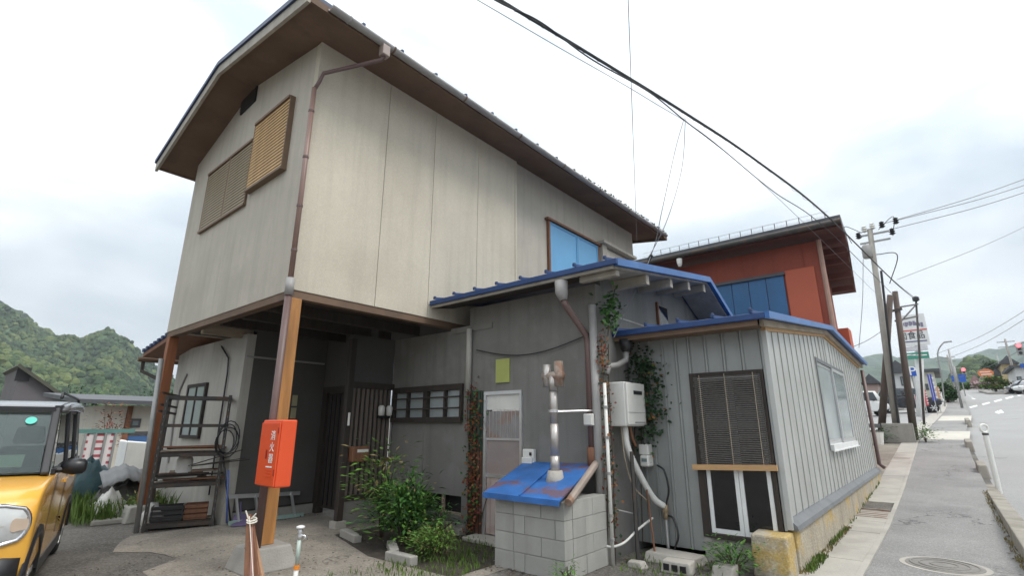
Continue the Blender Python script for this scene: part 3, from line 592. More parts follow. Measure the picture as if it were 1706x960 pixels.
# street side: tin sheets between standing ribs, round the window opening
sw = (9.35, 12.35, 1.13, 2.58)
nP = 27; pw = (SX1 - SX0 - .06) / nP; edges = [SX0 + .06 + i * pw for i in range(nP + 1)]
for t_ in (sw[0], sw[1], RRa): k_ = min(range(nP + 1), key=lambda q: abs(edges[q] - t_)); edges[k_] = t_
for i in range(nP):
    a, b = edges[i], edges[i + 1] - .004
    top = lambda x: sz(x) - .13
    spans = [(.541, None)]
    if b > sw[0] + .01 and a < sw[1] - .01: spans = [(.541, sw[2]), (sw[3], None)]
    for lo, hi in spans:
        p = MB()
        if a < RRa < b: ring = [(a, lo), (b, lo), (b, top(b)), (RRa, top(RRa)), (a, top(a))]
        else: ring = [(a, lo), (b, lo), (b, top(b) if hi is None else hi), (a, top(a) if hi is None else hi)]
        # profiled sheet: flat pan with a raised rib at its right edge
        p.prism([(x, SY + .012, z) for x, z in ring], (0, .02, 0))
        zt = top(b) if hi is None else hi
        p.box(b - .022, b, SY + .0, SY + .011, lo, zt - .002)
        p.build('tin_sheet', tin, SH)
piece(SH, 'wall_core', dark_int, (SX0 + .12, SX1 - .02, SY + .16, YC - .02, .3, 2.45))
piece(SH, 'corner_flashing', tin, (SX0 - .012, SX0 + .058, SY - .02, SY + .04, .43, sz(SX0) - .03), bevel=.006)
piece(SH, 'rear_wall', tin_d, (SX1 - .015, SX1 + .01, SY + .04, YC, .42, sz(SX1) - .14))
# frieze boards under the verge
for (a, b) in ((SX0 - .02, RRa), (RRa, SX1 + .05)):
    s = MB(); s.prism([(a, SY - .02, sz(a) - .13), (b, SY - .02, sz(b) - .13), (b, SY - .02, sz(b) - .03), (a, SY - .02, sz(a) - .03)], (0, .05, 0)); s.build('frieze_board', new_wood, SH)
for (a, b) in ((REa + .1, RRa), (RRa, RBa - .05)):
    s = MB(); s.prism([(a, 1.36, sz(a) - .09), (b, 1.36, sz(b) - .09), (b, 1.36, sz(b) - .012), (a, 1.36, sz(a) - .012)], (0, .045, 0)); s.build('verge_board', pale_wood, SH)
# roof
q = MB(); q.prism([(REa, 1.31, sz(REa)), (RRa, 1.31, zR), (RBa, 1.31, zB), (RBa, 1.31, zB + .05), (RRa, 1.31, zR + .055), (REa, 1.31, sz(REa) + .05)], (0, YC - 1.315, 0)); SR = q.build('roof', blue_roof, SH)
s = MB()
for (a, b) in ((REa - .04, RRa), (RRa, RBa + .03)):
    s.prism([(a, 1.26, sz(a) - .02), (b, 1.26, sz(b) - .02), (b, 1.26, sz(b) + .06), (a, 1.26, sz(a) + .06)], (0, .048, 0))
s.build('roof_edge', MATS['light_blue_steel'], SR)
piece(SR, 'eave_trim', blue_roof, (REa - .04, REa - .002, 1.309, YC - .004, sz(REa) - .02, sz(REa) + .055), bevel=.01)
piece(SR, 'gutter_board', soffit, (REa + .003, REa + .05, 1.41, YC - .006, sz(REa) - .08, sz(REa) - .003))
piece(SH, 'soffit_board', soffit, (REa + .052, SX0 - .002, 1.45, YC - .006, sz(REa) - .06, sz(REa) - .03))
for i in range(5):
    y = 1.45 + i * .42
    MB().bar((REa - .05, y, sz(REa) + .075), (RRa, y, zR + .08), .03, .03).build('batten', blue_roof, SR)
    MB().lathe((REa - .03, y, sz(REa) + .08), [(.014, -.01), (.024, .0), (.024, .03), (.008, .036)], 8).build('batten_cap', dark_blue, SR)
# sliding window on the street side
a, b, lo, hi = sw
WF = piece(SH, 'window_frame', tin_dark, (a, a + .07, SY - .012, SY + .05, lo, hi), (b - .07, b, SY - .012, SY + .05, lo, hi), (a + .071, b - .071, SY - .012, SY + .05, hi - .06, hi))
piece(SH, 'window_sill', white_fr, (a + .071, b - .071, SY - .06, SY + .05, lo - .01, lo + .08), (a - .02, b + .02, SY - .075, SY - .061, lo - .02, lo + .0))
for x0, x1, dy in ((a + .071, (a + b) / 2 + .04, .02), ((a + b) / 2 - .04, b - .071, -.01)):
    sa = piece(SH, 'window_sash', alu, (x0, x0 + .08, SY + dy - .01, SY + dy + .015, lo + .081, hi - .061), (x1 - .08, x1, SY + dy - .01, SY + dy + .015, lo + .081, hi - .061), (x0 + .081, x1 - .081, SY + dy - .01, SY + dy + .015, lo + .081, lo + .15), (x0 + .081, x1 - .081, SY + dy - .01, SY + dy + .015, hi - .11, hi - .061))
    piece(sa, 'pane', glass_f if dy > 0 else glass_g, (x0 + .081, x1 - .081, SY + dy + .0, SY + dy + .006, lo + .151, hi - .111))
piece(SH, 'window_back', mat('curtain_cloth', (.30, .29, .26), .9, .15, 3, stretch=(9, 1, 1)), (a + .1, b - .1, SY + .09, SY + .11, lo + .1, hi - .08))
# front wall: wide tin sheets round the window
fw = (1.50, 2.36, .26, 2.13)
yy = [SY + .001 + .042] + [1.50, 1.72, 1.935, 2.15, 2.36, 2.53, 2.71, 2.90, 3.05, YC - .004]
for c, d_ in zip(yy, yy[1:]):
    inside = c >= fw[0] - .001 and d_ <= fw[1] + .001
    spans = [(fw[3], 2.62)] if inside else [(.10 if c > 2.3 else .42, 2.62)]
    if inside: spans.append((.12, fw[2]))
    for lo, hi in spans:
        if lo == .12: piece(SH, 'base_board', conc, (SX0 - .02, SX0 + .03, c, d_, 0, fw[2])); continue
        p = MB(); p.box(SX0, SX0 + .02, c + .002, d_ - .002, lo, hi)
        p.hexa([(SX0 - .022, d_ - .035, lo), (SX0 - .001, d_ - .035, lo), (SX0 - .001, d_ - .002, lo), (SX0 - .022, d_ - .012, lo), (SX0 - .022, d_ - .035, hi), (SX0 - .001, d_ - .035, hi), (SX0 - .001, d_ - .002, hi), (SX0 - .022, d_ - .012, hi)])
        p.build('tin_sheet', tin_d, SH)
FWF = piece(SH, 'front_window_casing', dark_wood, (SX0 - .03, SX0 + .08, fw[0], fw[0] + .05, fw[2], fw[3]), (SX0 - .03, SX0 + .08, fw[1] - .09, fw[1], fw[2], fw[3]), (SX0 - .03, SX0 + .08, fw[0] + .051, fw[1] - .091, fw[3] - .05, fw[3]), (SX0 - .06, SX0 + .08, fw[0] + .051, fw[1] - .091, fw[2] - .0, fw[2] + .05))
for y0, y1 in ((1.56, 1.90), (1.905, 2.265)):
    sa = piece(SH, 'front_window_sash', white_fr, (SX0 - .01, SX0 + .02, y0, y0 + .045, .312, 2.07), (SX0 - .01, SX0 + .02, y1 - .045, y1, .312, 2.07), (SX0 - .01, SX0 + .02, y0 + .046, y1 - .046, .312, .36), (SX0 - .01, SX0 + .02, y0 + .046, y1 - .046, 2.02, 2.07))
    piece(sa, 'pane', glass_d, (SX0 + .0, SX0 + .008, y0 + .046, y1 - .046, .361, 2.019))
bl = thing('reed_blind', (SX0 - .05, 1.93, 1.0), 'dark worn reed blind covering the upper half of the annex front window', 'blind')
zb = 1.06
while zb < 2.08:
    jj = rnd(-.006, .006)
    MB().bar((SX0 - .048 + jj, 1.53, zb), (SX0 - .048 - jj, 2.30 + rnd(-.01, .01), zb), .012, .017).build('reed', reed, bl)
    zb += .024
for y in (1.6, 1.92, 2.22): piece(bl, 'cord', pale_wood, (SX0 - .06, SX0 - .056, y, y + .008, 1.04, 2.1))
pl = MB(); pl.bar((SX0 - .07, 1.47, 1.055), (SX0 - .07, 2.40, 1.02), .035, .06); tag(pl.build('timber_batten', new_wood), 'fresh orange timber batten across the middle of the annex front window', 'batten')
# annex funnel and pipes at the inner corner
MB().tube([(5.98, 3.05, 2.6), (5.98, 3.05, 2.44)], [.09, .06], 12).build('gutter_funnel', black, SH, smooth=True)
MB().tube([(5.98, 3.05, 2.46), (5.97, 3.06, 2.33), (5.8, 3.10, 2.25), (5.6, 3.12, 2.22), (5.55, 3.12, 2.12)], .04, 10).build('gutter_pipe', gut_grey, SH, smooth=True)
MB().tube([(SX1 + .06, SY - .06, 2.86), (SX1 + .06, SY - .06, .6), (SX1 + .12, SY - .14, .52)], .042, 8).build('downspout', brown_pipe, SH, smooth=True)
# ---------------------------------------------------------------- gas water heater, meters, hoses
ht = thing('water_heater', (5.92, 3.07, 1.47), 'white wall-hung gas water heater in the ivy at the corner of the annex', 'water heater')
piece(ht, 'case', white_pl, (5.68, 6.18, 2.95, 3.195, 1.49, 2.03), bevel=.018); piece(ht, 'front_cover', white_pl, (5.685, 6.175, 2.925, 2.949, 1.51, 2.02), bevel=.008)
piece(ht, 'exhaust', black, (5.86, 6.08, 2.915, 2.924, 1.88, 1.925)); piece(ht, 'seam', gut_grey, (5.69, 6.17, 2.92, 2.9245, 1.655, 1.66)); piece(ht, 'intake', gut_grey, (5.86, 6.13, 2.92, 2.9245, 1.53, 1.545))
hose = mat('white_lagging', (.66, .65, .62), .6, .06, 8, bump=.3)
def bez(pts, n=16):
    ps = [Vector(p) for p in pts]; o = []
    ps = [ps[0] * 2 - ps[1]] + ps + [ps[-1] * 2 - ps[-2]]
    for i in range(1, len(ps) - 2):
        for k in range(n):
            t = k / n; a, b, c, d = ps[i - 1:i + 3]
            o.append(.5 * ((2 * b) + (c - a) * t + (2 * a - 5 * b + 4 * c - d) * t * t + (3 * b - a - 3 * c + d) * t ** 3))
    o.append(ps[-2]); return o
MB().tube(bez([(5.82, 3.05, 1.49), (5.82, 3.03, 1.25), (5.92, 2.97, .98), (6.1, 2.88, .66), (6.22, 2.80, .55)]), .038, 10).build('lagged_hose', hose, ht, smooth=True)
MB().tube(bez([(5.95, 3.05, 1.49), (5.94, 3.02, 1.35), (5.98, 3.0, 1.25)]), .02, 8).build('copper_pipe', red_wood, ht, smooth=True)
MB().tube(bez([(5.78, 3.08, 1.49), (5.76, 3.04, 1.1), (5.85, 3.0, .8), (6.0, 2.9, .62)]), .008, 5).build('wire', pale_wood, ht)
tp = thing('garden_valve', (6.24, 2.79, .1), 'brass stop valve and grey riser with black hoses in front of the tin wall', 'valve')
brass = mat('dull_brass', (.36, .27, .17), .5, .2, 4, metal=.4)
MB().tube([(6.24, 2.79, .08), (6.24, 2.79, .42)], .018, 8).build('riser', alu, tp)
MB().lathe((6.24, 2.79, .4), [(.03, 0), (.035, .05), (.028, .08), (.04, .1), (.03, .18)], 10).build('body', brass, tp, smooth=True)
MB().tube([(6.18, 2.79, .5), (6.30, 2.79, .5)], .016, 6).build('lever', brass, tp)
MB().tube(bez([(6.25, 2.86, 1.02), (6.22, 2.76, .96), (6.22, 2.72, .75), (6.23, 2.77, .57)]), .012, 6).build('black_hose', blackp, tp, smooth=True)
MB().tube(bez([(6.24, 2.77, .45), (6.2, 2.68, .42), (6.16, 2.62, .25), (6.16, 2.68, .1)]), .012, 6).build('black_hose', blackp, tp, smooth=True)
mt = thing('electric_meter', (6.24, 3.0, 1.05), 'beige electric meter box on the tin wall below the water heater', 'meter')
piece(mt, 'case', white_pl, (6.17, 6.297, 2.93, 3.06, 1.14, 1.27), bevel=.012); piece(mt, 'cover', white_pl, (6.14, 6.297, 2.92, 3.04, 1.0, 1.138), bevel=.02); piece(mt, 'dial', glass_g, (6.134, 6.139, 2.94, 3.01, 1.06, 1.1))
jb = thing('junction_box', (5.36, 3.28, 1.5), 'small white junction box clipped to the brown downspout', 'junction box')
piece(jb, 'case', white_pl, (5.34, 5.385, 3.22, 3.35, 1.50, 1.64), bevel=.01); piece(jb, 'lid', white_pl, (5.325, 5.339, 3.23, 3.34, 1.51, 1.63), bevel=.006)
pv = thing('white_conduit', (5.42, 3.08, 0), 'thin white vertical conduit with clips at the corner of the grey wall', 'pipe')
MB().tube([(5.42, 3.08, 0), (5.42, 3.08, 2.0)], .021, 8).build('tube', white_pl, pv, smooth=True)
for z in (.25, .5, .95, 1.35, 1.7): MB().tube([(5.42, 3.08, z), (5.42, 3.08, z + .03)], .03, 8).build('clip', gut_grey, pv)
MB().tube(bez([(5.3, 3.35, .35), (5.38, 3.15, .2), (5.5, 3.0, .22), (5.8, 2.95, .33), (6.1, 2.9, .42)]), .014, 6).build('loose_wire', white_pl, pv, smooth=True)
sr = thing('iron_stake', (5.72, 2.93, 0), 'dark upright iron angle against the wall under the water heater', 'stake')
MB().tube([(5.72, 2.93, 0), (5.72, 2.93, 1.2)], .025, 4).build('angle', rack_steel, sr); MB().tube([(5.9, 2.8, 0), (6.0, 2.9, .75)], .012, 6).build('thin_rod', red_wood, sr)
MB().tube([(5.76, 2.93, .5), (5.6, 3.1, .55)], .01, 6).build('tie', gut_grey, sr)
# paving slab and rubble by the annex
for i, (cx_, cy_, sx_, sy_, h_, lab) in enumerate(((6.0, 2.62, .34, .62, .10, 'flat concrete paving slab in front of the annex tin wall'), (5.62, 2.42, .20, .34, .12, 'hollow concrete block lying in front of the paving slab'), (5.75, 1.98, .16, .26, .12, 'rough stone beside the concrete foundation stub'), (5.5, 2.85, .14, .2, .07, 'broken stone at the foot of the white conduit'))):
    s = MB(); s.hexa([(cx_ - sx_ / 2 + rnd(-.03, .03), cy_ - sy_ / 2 + rnd(-.03, .03), 0), (cx_ + sx_ / 2, cy_ - sy_ / 2 + rnd(-.03, .03), 0), (cx_ + sx_ / 2, cy_ + sy_ / 2, 0), (cx_ - sx_ / 2 + rnd(-.03, .03), cy_ + sy_ / 2 + rnd(-.03, .03), 0), (cx_ - sx_ / 2 + .02, cy_ - sy_ / 2 + .02, h_), (cx_ + sx_ / 2 - .01, cy_ - sy_ / 2 + .01, h_ + rnd(-.02, .02)), (cx_ + sx_ / 2 - .02, cy_ + sy_ / 2 - .02, h_), (cx_ - sx_ / 2 + .02, cy_ + sy_ / 2 - .03, h_)])
    o = tag(s.build('rubble_stone' if i > 1 else 'concrete_slab', conc_l, bevel=.015), lab, 'stone' if i > 1 else 'slab')
    if i == 1:
        for k in range(3): piece(o, 'core_hole', dark_int, (cx_ - sx_ / 2 - .004, cx_ - sx_ / 2 + .012, cy_ - .12 + k * .09, cy_ - .06 + k * .09, .03, .09))
# ---------------------------------------------------------------- concrete-block stove box with its tin lid and flue
BX0, BX1, BY0, BY1, BZ = 4.56, 5.36, 3.13, 4.08, .74
bxt = thing('block_stove_box', (4.95, 3.6, 0), 'low concrete-block stove housing under a sloping blue tin lid', 'stove housing')
piece(bxt, 'mortar_core', conc, (BX0 + .012, BX1 + .05, BY0 + .012, BY1 - .012, 0, BZ - .02))
ch = .185
for r_ in range(4):
    ys = [BY0, BY0 + .12, BY0 + .52, BY1 - .28, BY1] if r_ % 2 == 0 else [BY0, BY0 + .30, BY0 + .68, BY1]
    for c, d_ in zip(ys, ys[1:]):
        piece(bxt, 'concrete_block', random.choice((block, block_b)), (BX0 + rnd(-.002, .002), BX0 + .15, c + .003, d_ - .003, r_ * ch + .003, (r_ + 1) * ch - .003), bevel=.004)
    xs = [BX0 + .151, BX0 + .40, BX1 + .05] if r_ % 2 == 0 else [BX0 + .151, BX0 + .55, BX1 + .05]
    for c, d_ in zip(xs, xs[1:]):
        piece(bxt, 'concrete_block', random.choice((block, block_b)), (c + .003, d_ - .003, BY0 + rnd(-.002, .002), BY0 + .15, r_ * ch + .003, (r_ + 1) * ch - .003), bevel=.004)
MB().hexa([(4.46, 3.12, .745), (5.46, 3.30, 1.04), (5.46, 4.36, 1.02), (4.46, 4.17, .745), (4.46, 3.12, .765), (5.46, 3.30, 1.06), (5.46, 4.36, 1.04), (4.46, 4.17, .765)]).build('tin_lid', blue_rust, bxt)
MB().bar((4.46, 3.64, .775), (5.46, 3.83, 1.06), .02, .014).build('lid_seam', blue_rust, bxt)
piece(bxt, 'lid_lip', blue_rust, (4.45, 4.459, 3.12, 4.17, .71, .768))
MB().tube([(4.55, 3.07, .74), (5.45, 3.25, 1.08)], .042, 10).build('old_gutter', steel_rust, bxt)
fl = thing('stove_flue', (4.98, 3.53, .85), 'rusty steel stove flue with an H-shaped cowl rising from the blue lid', 'flue')
fx, fy = 4.98, 3.53
MB().lathe((fx, fy, .86), [(.12, 0), (.10, .06), (.085, .14)], 14).build('collar', conc_l, fl, smooth=True)
MB().tube([(fx, fy, .98), (fx, fy, 1.16)], .054, 14).build('pipe_section', steel_zinc, fl, smooth=True)
MB().tube([(fx, fy, 1.161), (fx, fy, 1.52)], .05, 14).build('pipe_section', steel_zinc, fl, smooth=True)
MB().tube([(fx, fy, 1.521), (fx, fy, 1.94)], .048, 14).build('pipe_section', steel_zinc, fl, smooth=True)
MB().tube([(fx, fy - .14, 2.08), (fx, fy + .14, 2.08)], .055, 12).build('cowl_cross', steel_rust, fl, smooth=True)
MB().tube([(fx, fy, 1.9), (fx, fy, 2.08)], .057, 12).build('cowl_neck', steel_zinc, fl, smooth=True)
for s_ in (-1, 1): MB().tube([(fx, fy + s_ * .085, 1.95), (fx, fy + s_ * .085, 2.22 + (.03 if s_ < 0 else 0))], .055, 14).build('cowl_pipe', steel_zinc if s_ > 0 else steel_rust, fl, smooth=True)
MB().tube([(fx, fy - .06, 1.66), (X2 - .0, 3.22, 1.68)], .012, 6).build('stay_rod', alu, fl)
MB().tube([(fx, fy, 1.65), (fx, fy, 1.68)], .068, 14).build('clamp', alu, fl)
# ---------------------------------------------------------------- yellow car at the left edge
car_y = mat('amber_car_paint', (.80, .42, .065), .25, .03, 1, spec=.5, coat=.6)
roof_w = mat('silver_roof', (.17, .175, .185), .2, .05, 2, metal=.3, coat=.4)
tyre = mat('tyre_rubber', (.022, .022, .023), .85, .2, 12)
chrome = mat('chrome', (.75, .75, .76), .12, .03, 3, metal=.95)
wind = mat('car_glass', (.035, .045, .05), .03, .1, 1, spec=.9, coat=1.0)
lens = mat('lamp_lens', (.55, .56, .55), .08, .1, 9, spec=.8, coat=.8)
amber = mat('amber_lens', (.55, .43, .33), .15, .1, 6)
silver_b = mat('silver_bumper', (.42, .42, .42), .35, .06, 3, metal=.3)
class Car:
    def __init__(s, front, head, root): s.o = Vector((front[0], front[1], front[2])); a = Vector((head[0], head[1], 0)).normalized(); s.f = a; s.l = Vector((-a.y, a.x, 0)); s.r = root; s.k = 1.0; s.tall = 1.0
    def P(s, u, w, z):
        if z > 1.05: z = 1.05 + (z - 1.05) * s.tall
        return s.o - s.f * (u * s.k) + s.l * (w * s.k) + Vector((0, 0, z * s.k))
    def skin(s, name, m, prof, ws, inset, nose=0.0, smooth=True, sub=1, parent=None):
        """loft a (u, z) outline across the width; inset shrinks the outline towards its middle at the flanks, nose rounds the front in plan"""
        cu = sum(p[0] for p in prof) / len(prof); cz = sum(p[1] for p in prof) / len(prof); b = MB(); rows = []
        for wv, ins in zip(ws, inset):
            row = []
            for (u, z) in prof:
                du = max(0, 1 - u / 1.2) * nose * (abs(wv) / .74) ** 3; dr = max(0, 1 - (3.4 - u) / .8) * nose * .6 * (abs(wv) / .74) ** 3
                dx, dzv = u - cu, z - cz; ln_ = math.hypot(dx, dzv) or 1
                row.append(s.P(u - dx / ln_ * ins + du - dr, wv, z - dzv / ln_ * ins))
            rows.append(row)
        b.grid(rows, True); n = len(prof); o = 0
        b.f.append(tuple(range(n))); e_ = len(b.v) - n; b.f.append(tuple(range(len(b.v) - 1, e_ - 1, -1)))
        ob = b.build(name, m, parent or s.r, smooth=smooth, bevel=0)
        if sub: q = ob.modifiers.new('sub', 'SUBSURF'); q.levels = q.render_levels = sub
        return ob
    def part(s, name, m, pts, thick=.01, parent=None, smooth=False, bevel=0):
        """a panel from (u, w, z) corners, given thickness along its own normal"""
        ps = [s.P(*p) for p in pts]; n = (ps[1] - ps[0]).cross(ps[2] - ps[0]).normalized() * thick
        return MB().prism(ps, n).build(name, m, parent or s.r, smooth=smooth, bevel=bevel)
    def wheel(s, u, w, r=.29, side=1):
        t = MB(); c = s.P(u, w, r); a = s.l * side * s.k
        t.tube([c - a * .09, c - a * .085, c + a * .055, c + a * .085, c + a * .075], [(r - .04) * s.k, r * s.k, r * s.k, (r - .035) * s.k, (r - .09) * s.k], 28)
        T = t.build('wheel', tyre, s.r, smooth=True)
        MB().tube([c + a * .06, c + a * .079], [(r - .085) * s.k, (r - .1) * s.k], 24).build('rim', silver_b, T)
        for k in range(6):
            an = k * math.pi / 3; d = (s.f * math.cos(an) + Vector((0, 0, 1)) * math.sin(an)) * (r - .1) * s.k
            MB().bar(c + a * .083, c + a * .083 + d, .05 * s.k, .015 * s.k, a).build('spoke', alu, T)
        MB().tube([c + a * .078, c + a * .095], .04 * s.k, 10).build('hub_cap', alu, T)
cr_ = thing('parked_car', (.13, 5.84, 0), 'amber yellow boxy small car with silver and black roof, parked facing the viewer', 'car', 'cars')
K = Car((.13, 5.84, 0), (-.245, -.9695), cr_)
K.tall = 1.2
def arc(uc, r, n=7, z0=.29): return [(uc - r * math.cos(math.pi * i / (n - 1)), z0 + r * math.sin(math.pi * i / (n - 1))) for i in range(n)]
prof = [(.02, .30), (.0, .48), (.0, .72), (.04, .90), (.16, .985), (.5, 1.03), (.85, 1.06), (1.6, 1.08), (2.6, 1.08), (3.30, 1.08), (3.38, .95), (3.39, .6), (3.36, .32), (3.25, .24)]
prof += [(2.975 + .36, .24)] + [(u, z) for u, z in reversed(arc(2.975, .35))] + [(2.6, .2), (1.0, .2)] + [(u, z) for u, z in reversed(arc(.55, .35))] + [(.12, .24)]
K.skin('body', car_y, prof, [-.735, -.73, -.70, -.6, -.3, 0, .3, .6, .70, .73, .735], [.035, .02, .006, 0, 0, 0, 0, 0, .006, .02, .035], .16)
cg = bpy.data.materials.new('clear_car_glass'); cg.use_nodes = True; gt = cg.node_tree; gt.nodes.clear()
go = gt.nodes.new('ShaderNodeOutputMaterial'); gm_ = gt.nodes.new('ShaderNodeMixShader'); gf = gt.nodes.new('ShaderNodeFresnel'); gf.inputs['IOR'].default_value = 1.55
gtr = gt.nodes.new('ShaderNodeBsdfTransparent'); gtr.inputs['Color'].default_value = (.56, .64, .61, 1); gg = gt.nodes.new('ShaderNodeBsdfGlossy'); gg.inputs['Roughness'].default_value = .02; gg.inputs['Color'].default_value = (.9, .93, .95, 1)
for a_, b_ in ((gf.outputs[0], gm_.inputs[0]), (gtr.outputs[0], gm_.inputs[1]), (gg.outputs[0], gm_.inputs[2]), (gm_.outputs[0], go.inputs['Surface'])): gt.links.new(a_, b_)
trim = mat('cabin_trim', (.07, .068, .065), .8, .1, 5); seat_c = mat('seat_cloth', (.10, .09, .085), .9, .15, 8)
for s_ in (1, -1):
    for (u0, w0_, z0_), (u1, w1_, z1_), th in (((.82, .66, 1.05), (1.22, .60, 1.55), .10), ((1.93, .69, 1.06), (1.93, .62, 1.57), .10), ((2.73, .69, 1.06), (2.73, .62, 1.57), .12), ((3.30, .67, 1.06), (3.16, .60, 1.56), .16)):
        MB().bar(K.P(u0, s_ * w0_, z0_), K.P(u1, s_ * w1_, z1_), th, .06, K.l).build('pillar', blackp, cr_, bevel=.012)
    MB().bar(K.P(1.2, s_ * .61, 1.56), K.P(3.18, s_ * .61, 1.57), .06, .07).build('roof_side_rail', blackp, cr_)
    MB().bar(K.P(.9, s_ * .705, 1.075), K.P(3.3, s_ * .705, 1.085), .03, .05).build('window_seal', blackp, cr_)
    MB().hexa([K.P(1.55, s_ * .36 - .22, .5), K.P(2.05, s_ * .36 - .22, .5), K.P(2.05, s_ * .36 + .22, .5), K.P(1.55, s_ * .36 + .22, .5), K.P(1.85, s_ * .36 - .2, 1.25), K.P(2.0, s_ * .36 - .2, 1.25), K.P(2.0, s_ * .36 + .2, 1.25), K.P(1.85, s_ * .36 + .2, 1.25)]).build('seat', seat_c, cr_, bevel=.04)
    MB().hexa([K.P(1.86, s_ * .36 - .13, 1.27), K.P(1.97, s_ * .36 - .13, 1.27), K.P(1.97, s_ * .36 + .13, 1.27), K.P(1.86, s_ * .36 + .13, 1.27), K.P(1.88, s_ * .36 - .11, 1.42), K.P(1.97, s_ * .36 - .11, 1.42), K.P(1.97, s_ * .36 + .11, 1.42), K.P(1.88, s_ * .36 + .11, 1.42)]).build('headrest', seat_c, cr_, bevel=.03)
MB().bar(K.P(1.19, -.6, 1.555), K.P(1.19, .6, 1.555), .08, .05).build('windshield_header', blackp, cr_)
MB().hexa([K.P(.83, -.64, 1.065), K.P(1.2, -.64, 1.065), K.P(1.2, .64, 1.065), K.P(.83, .64, 1.065), K.P(.9, -.62, 1.085), K.P(1.18, -.62, 1.10), K.P(1.18, .62, 1.10), K.P(.9, .62, 1.085)]).build('dashboard', trim, cr_, bevel=.01)
MB().tube([K.P(1.33 + .03 * math.sin(t * math.pi / 10), -.36 + .17 * math.cos(t * math.pi / 10), 1.07 + .15 * math.sin(t * math.pi / 10)) for t in range(21)], .014, 6, False).build('steering_wheel', blackp, cr_)
MB().bar(K.P(1.25, -.12, 1.46), K.P(1.25, .12, 1.46), .05, .06).build('rear_view_mirror', blackp, cr_)
wind2 = cg
K.skin('roof', roof_w, [(1.14, 1.52), (1.3, 1.61), (2.2, 1.665), (3.1, 1.64), (3.28, 1.55), (3.0, 1.56), (1.5, 1.56)], [-.69, -.67, -.6, -.3, 0, .3, .6, .67, .69], [.03, .01, 0, 0, 0, 0, 0, .01, .03], .05)
K.part('windshield', wind2, [(.82, -.62, 1.08), (.82, .62, 1.08), (1.18, .57, 1.535), (1.18, -.57, 1.535)], -.006)
for w0, nm in ((1, 'left'), (-1, 'right')):
    for (a, b, c, d_) in (((1.02, 1.10), (1.88, 1.12), (1.88, 1.53), (1.30, 1.53)), ((1.98, 1.12), (2.68, 1.12), (2.68, 1.53), (1.98, 1.53)), ((2.78, 1.12), (3.15, 1.14), (3.10, 1.50), (2.78, 1.53))):
        K.part('side_window', wind2, [(a[0], w0 * .69, a[1]), (b[0], w0 * .69, b[1]), (c[0], w0 * .63, c[1]), (d_[0], w0 * .63, d_[1])], .005 * w0)
    wd = w0 * .7
    for uc in (.55, 2.975):     # black arch cladding
        b = MB(); ring = []
        for i in range(11):
            t = math.pi * i / 10; ring.append((math.cos(t), math.sin(t)))
        rows = [[K.P(uc - r_ * c_, w0 * wv, .26 + r_ * s_) for (c_, s_) in ring] for r_, wv in ((.335, .60), (.335, .748), (.41, .748), (.425, .715))]
        b.grid(rows); b.build('arch_trim', blackp, cr_, smooth=True)
    b = MB(); p0 = [(.95, .2), (2.6, .2), (2.6, .31), (.95, .31)]; b.prism([K.P(u, w0 * .725, z) for u, z in p0], K.l * .02 * w0); b.build('sill_trim', blackp, cr_)
    for uh in (1.75, 2.6): MB().bar(K.P(uh, w0 * .745, .93), K.P(uh + .2, w0 * .745, .94), .02, .03).build('door_handle', car_y, cr_)
    for ud in (1.0, 1.93): MB().bar(K.P(ud, w0 * .738, .40), K.P(ud + .03, w0 * .738, 1.04), .004, .008).build('door_seam', blackp, cr_)
    mr_ = MB(); c = K.P(1.07, w0 * .84, 1.10); rows = []
    for k, (q, rr) in enumerate(((-.10, .025), (-.075, .06), (.0, .078), (.075, .07), (.10, .04))):
        rows.append([c + K.l * w0 * q + K.f * math.cos(t * math.pi / 6) * rr * .9 + Vector((0, 0, math.sin(t * math.pi / 6) * rr)) for t in range(12)])
    mr_.grid(rows, True); mr_.f.append(tuple(range(12))); mr_.f.append(tuple(range(len(mr_.v) - 1, len(mr_.v) - 13, -1))); M_ = mr_.build('wing_mirror', blackp, cr_, smooth=True)
    MB().tube([K.P(1.05, w0 * .68, 1.08), K.P(1.06, w0 * .8, 1.08)], .03, 8).build('mirror_arm', blackp, M_)
    # big rounded headlamp with chrome ring
    hc = K.P(.075, w0 * .50, .74); nrm = (K.f * .93 + K.l * w0 * .36).normalized(); sdv = Vector((-nrm.y, nrm.x, 0)) * w0; upv = Vector((0, 0, 1))
    def ell(r1, r2, off): return [hc + sdv * (r1 * math.copysign(abs(math.cos(t * math.pi / 14)) ** .8, math.cos(t * math.pi / 14)) + (.05 if math.cos(t * math.pi / 14) > .5 else 0)) + upv * r2 * math.sin(t * math.pi / 14) + nrm * off for t in range(28)]
    b = MB(); b.grid([ell(.175, .165, -.05), ell(.175, .165, .03), ell(.16, .15, .04), ell(.145, .137, .03)], True); HL = b.build('headlight', chrome, cr_, smooth=True)
    b = MB(); b.grid([ell(.145, .137, .03), ell(.11, .10, .045), ell(.05, .05, .055), ell(.002, .002, .057)], True); b.build('lens', lens, HL, smooth=True)
    b = MB(); q = ell(.03, .05, .05); q = [p + sdv * .12 for p in q]; b.prism(q, nrm * .006); b.build('indicator', amber, HL)
    b = MB(); c = K.P(.02, w0 * .52, .36); b.tube([c - nrm * .03, c + nrm * .02], .06, 16); FL = b.build('fog_lamp', silver_b, cr_); MB().tube([c + nrm * .021, c + nrm * .026], .045, 16).build('lens', lens, FL)
K.skin('front_bumper', blackp, [(-.012, .22), (-.02, .5), (.12, .52), (.2, .22)], [-.70, -.6, -.3, 0, .3, .6, .70], [.02, 0, 0, 0, 0, 0, .02], .16, sub=0)
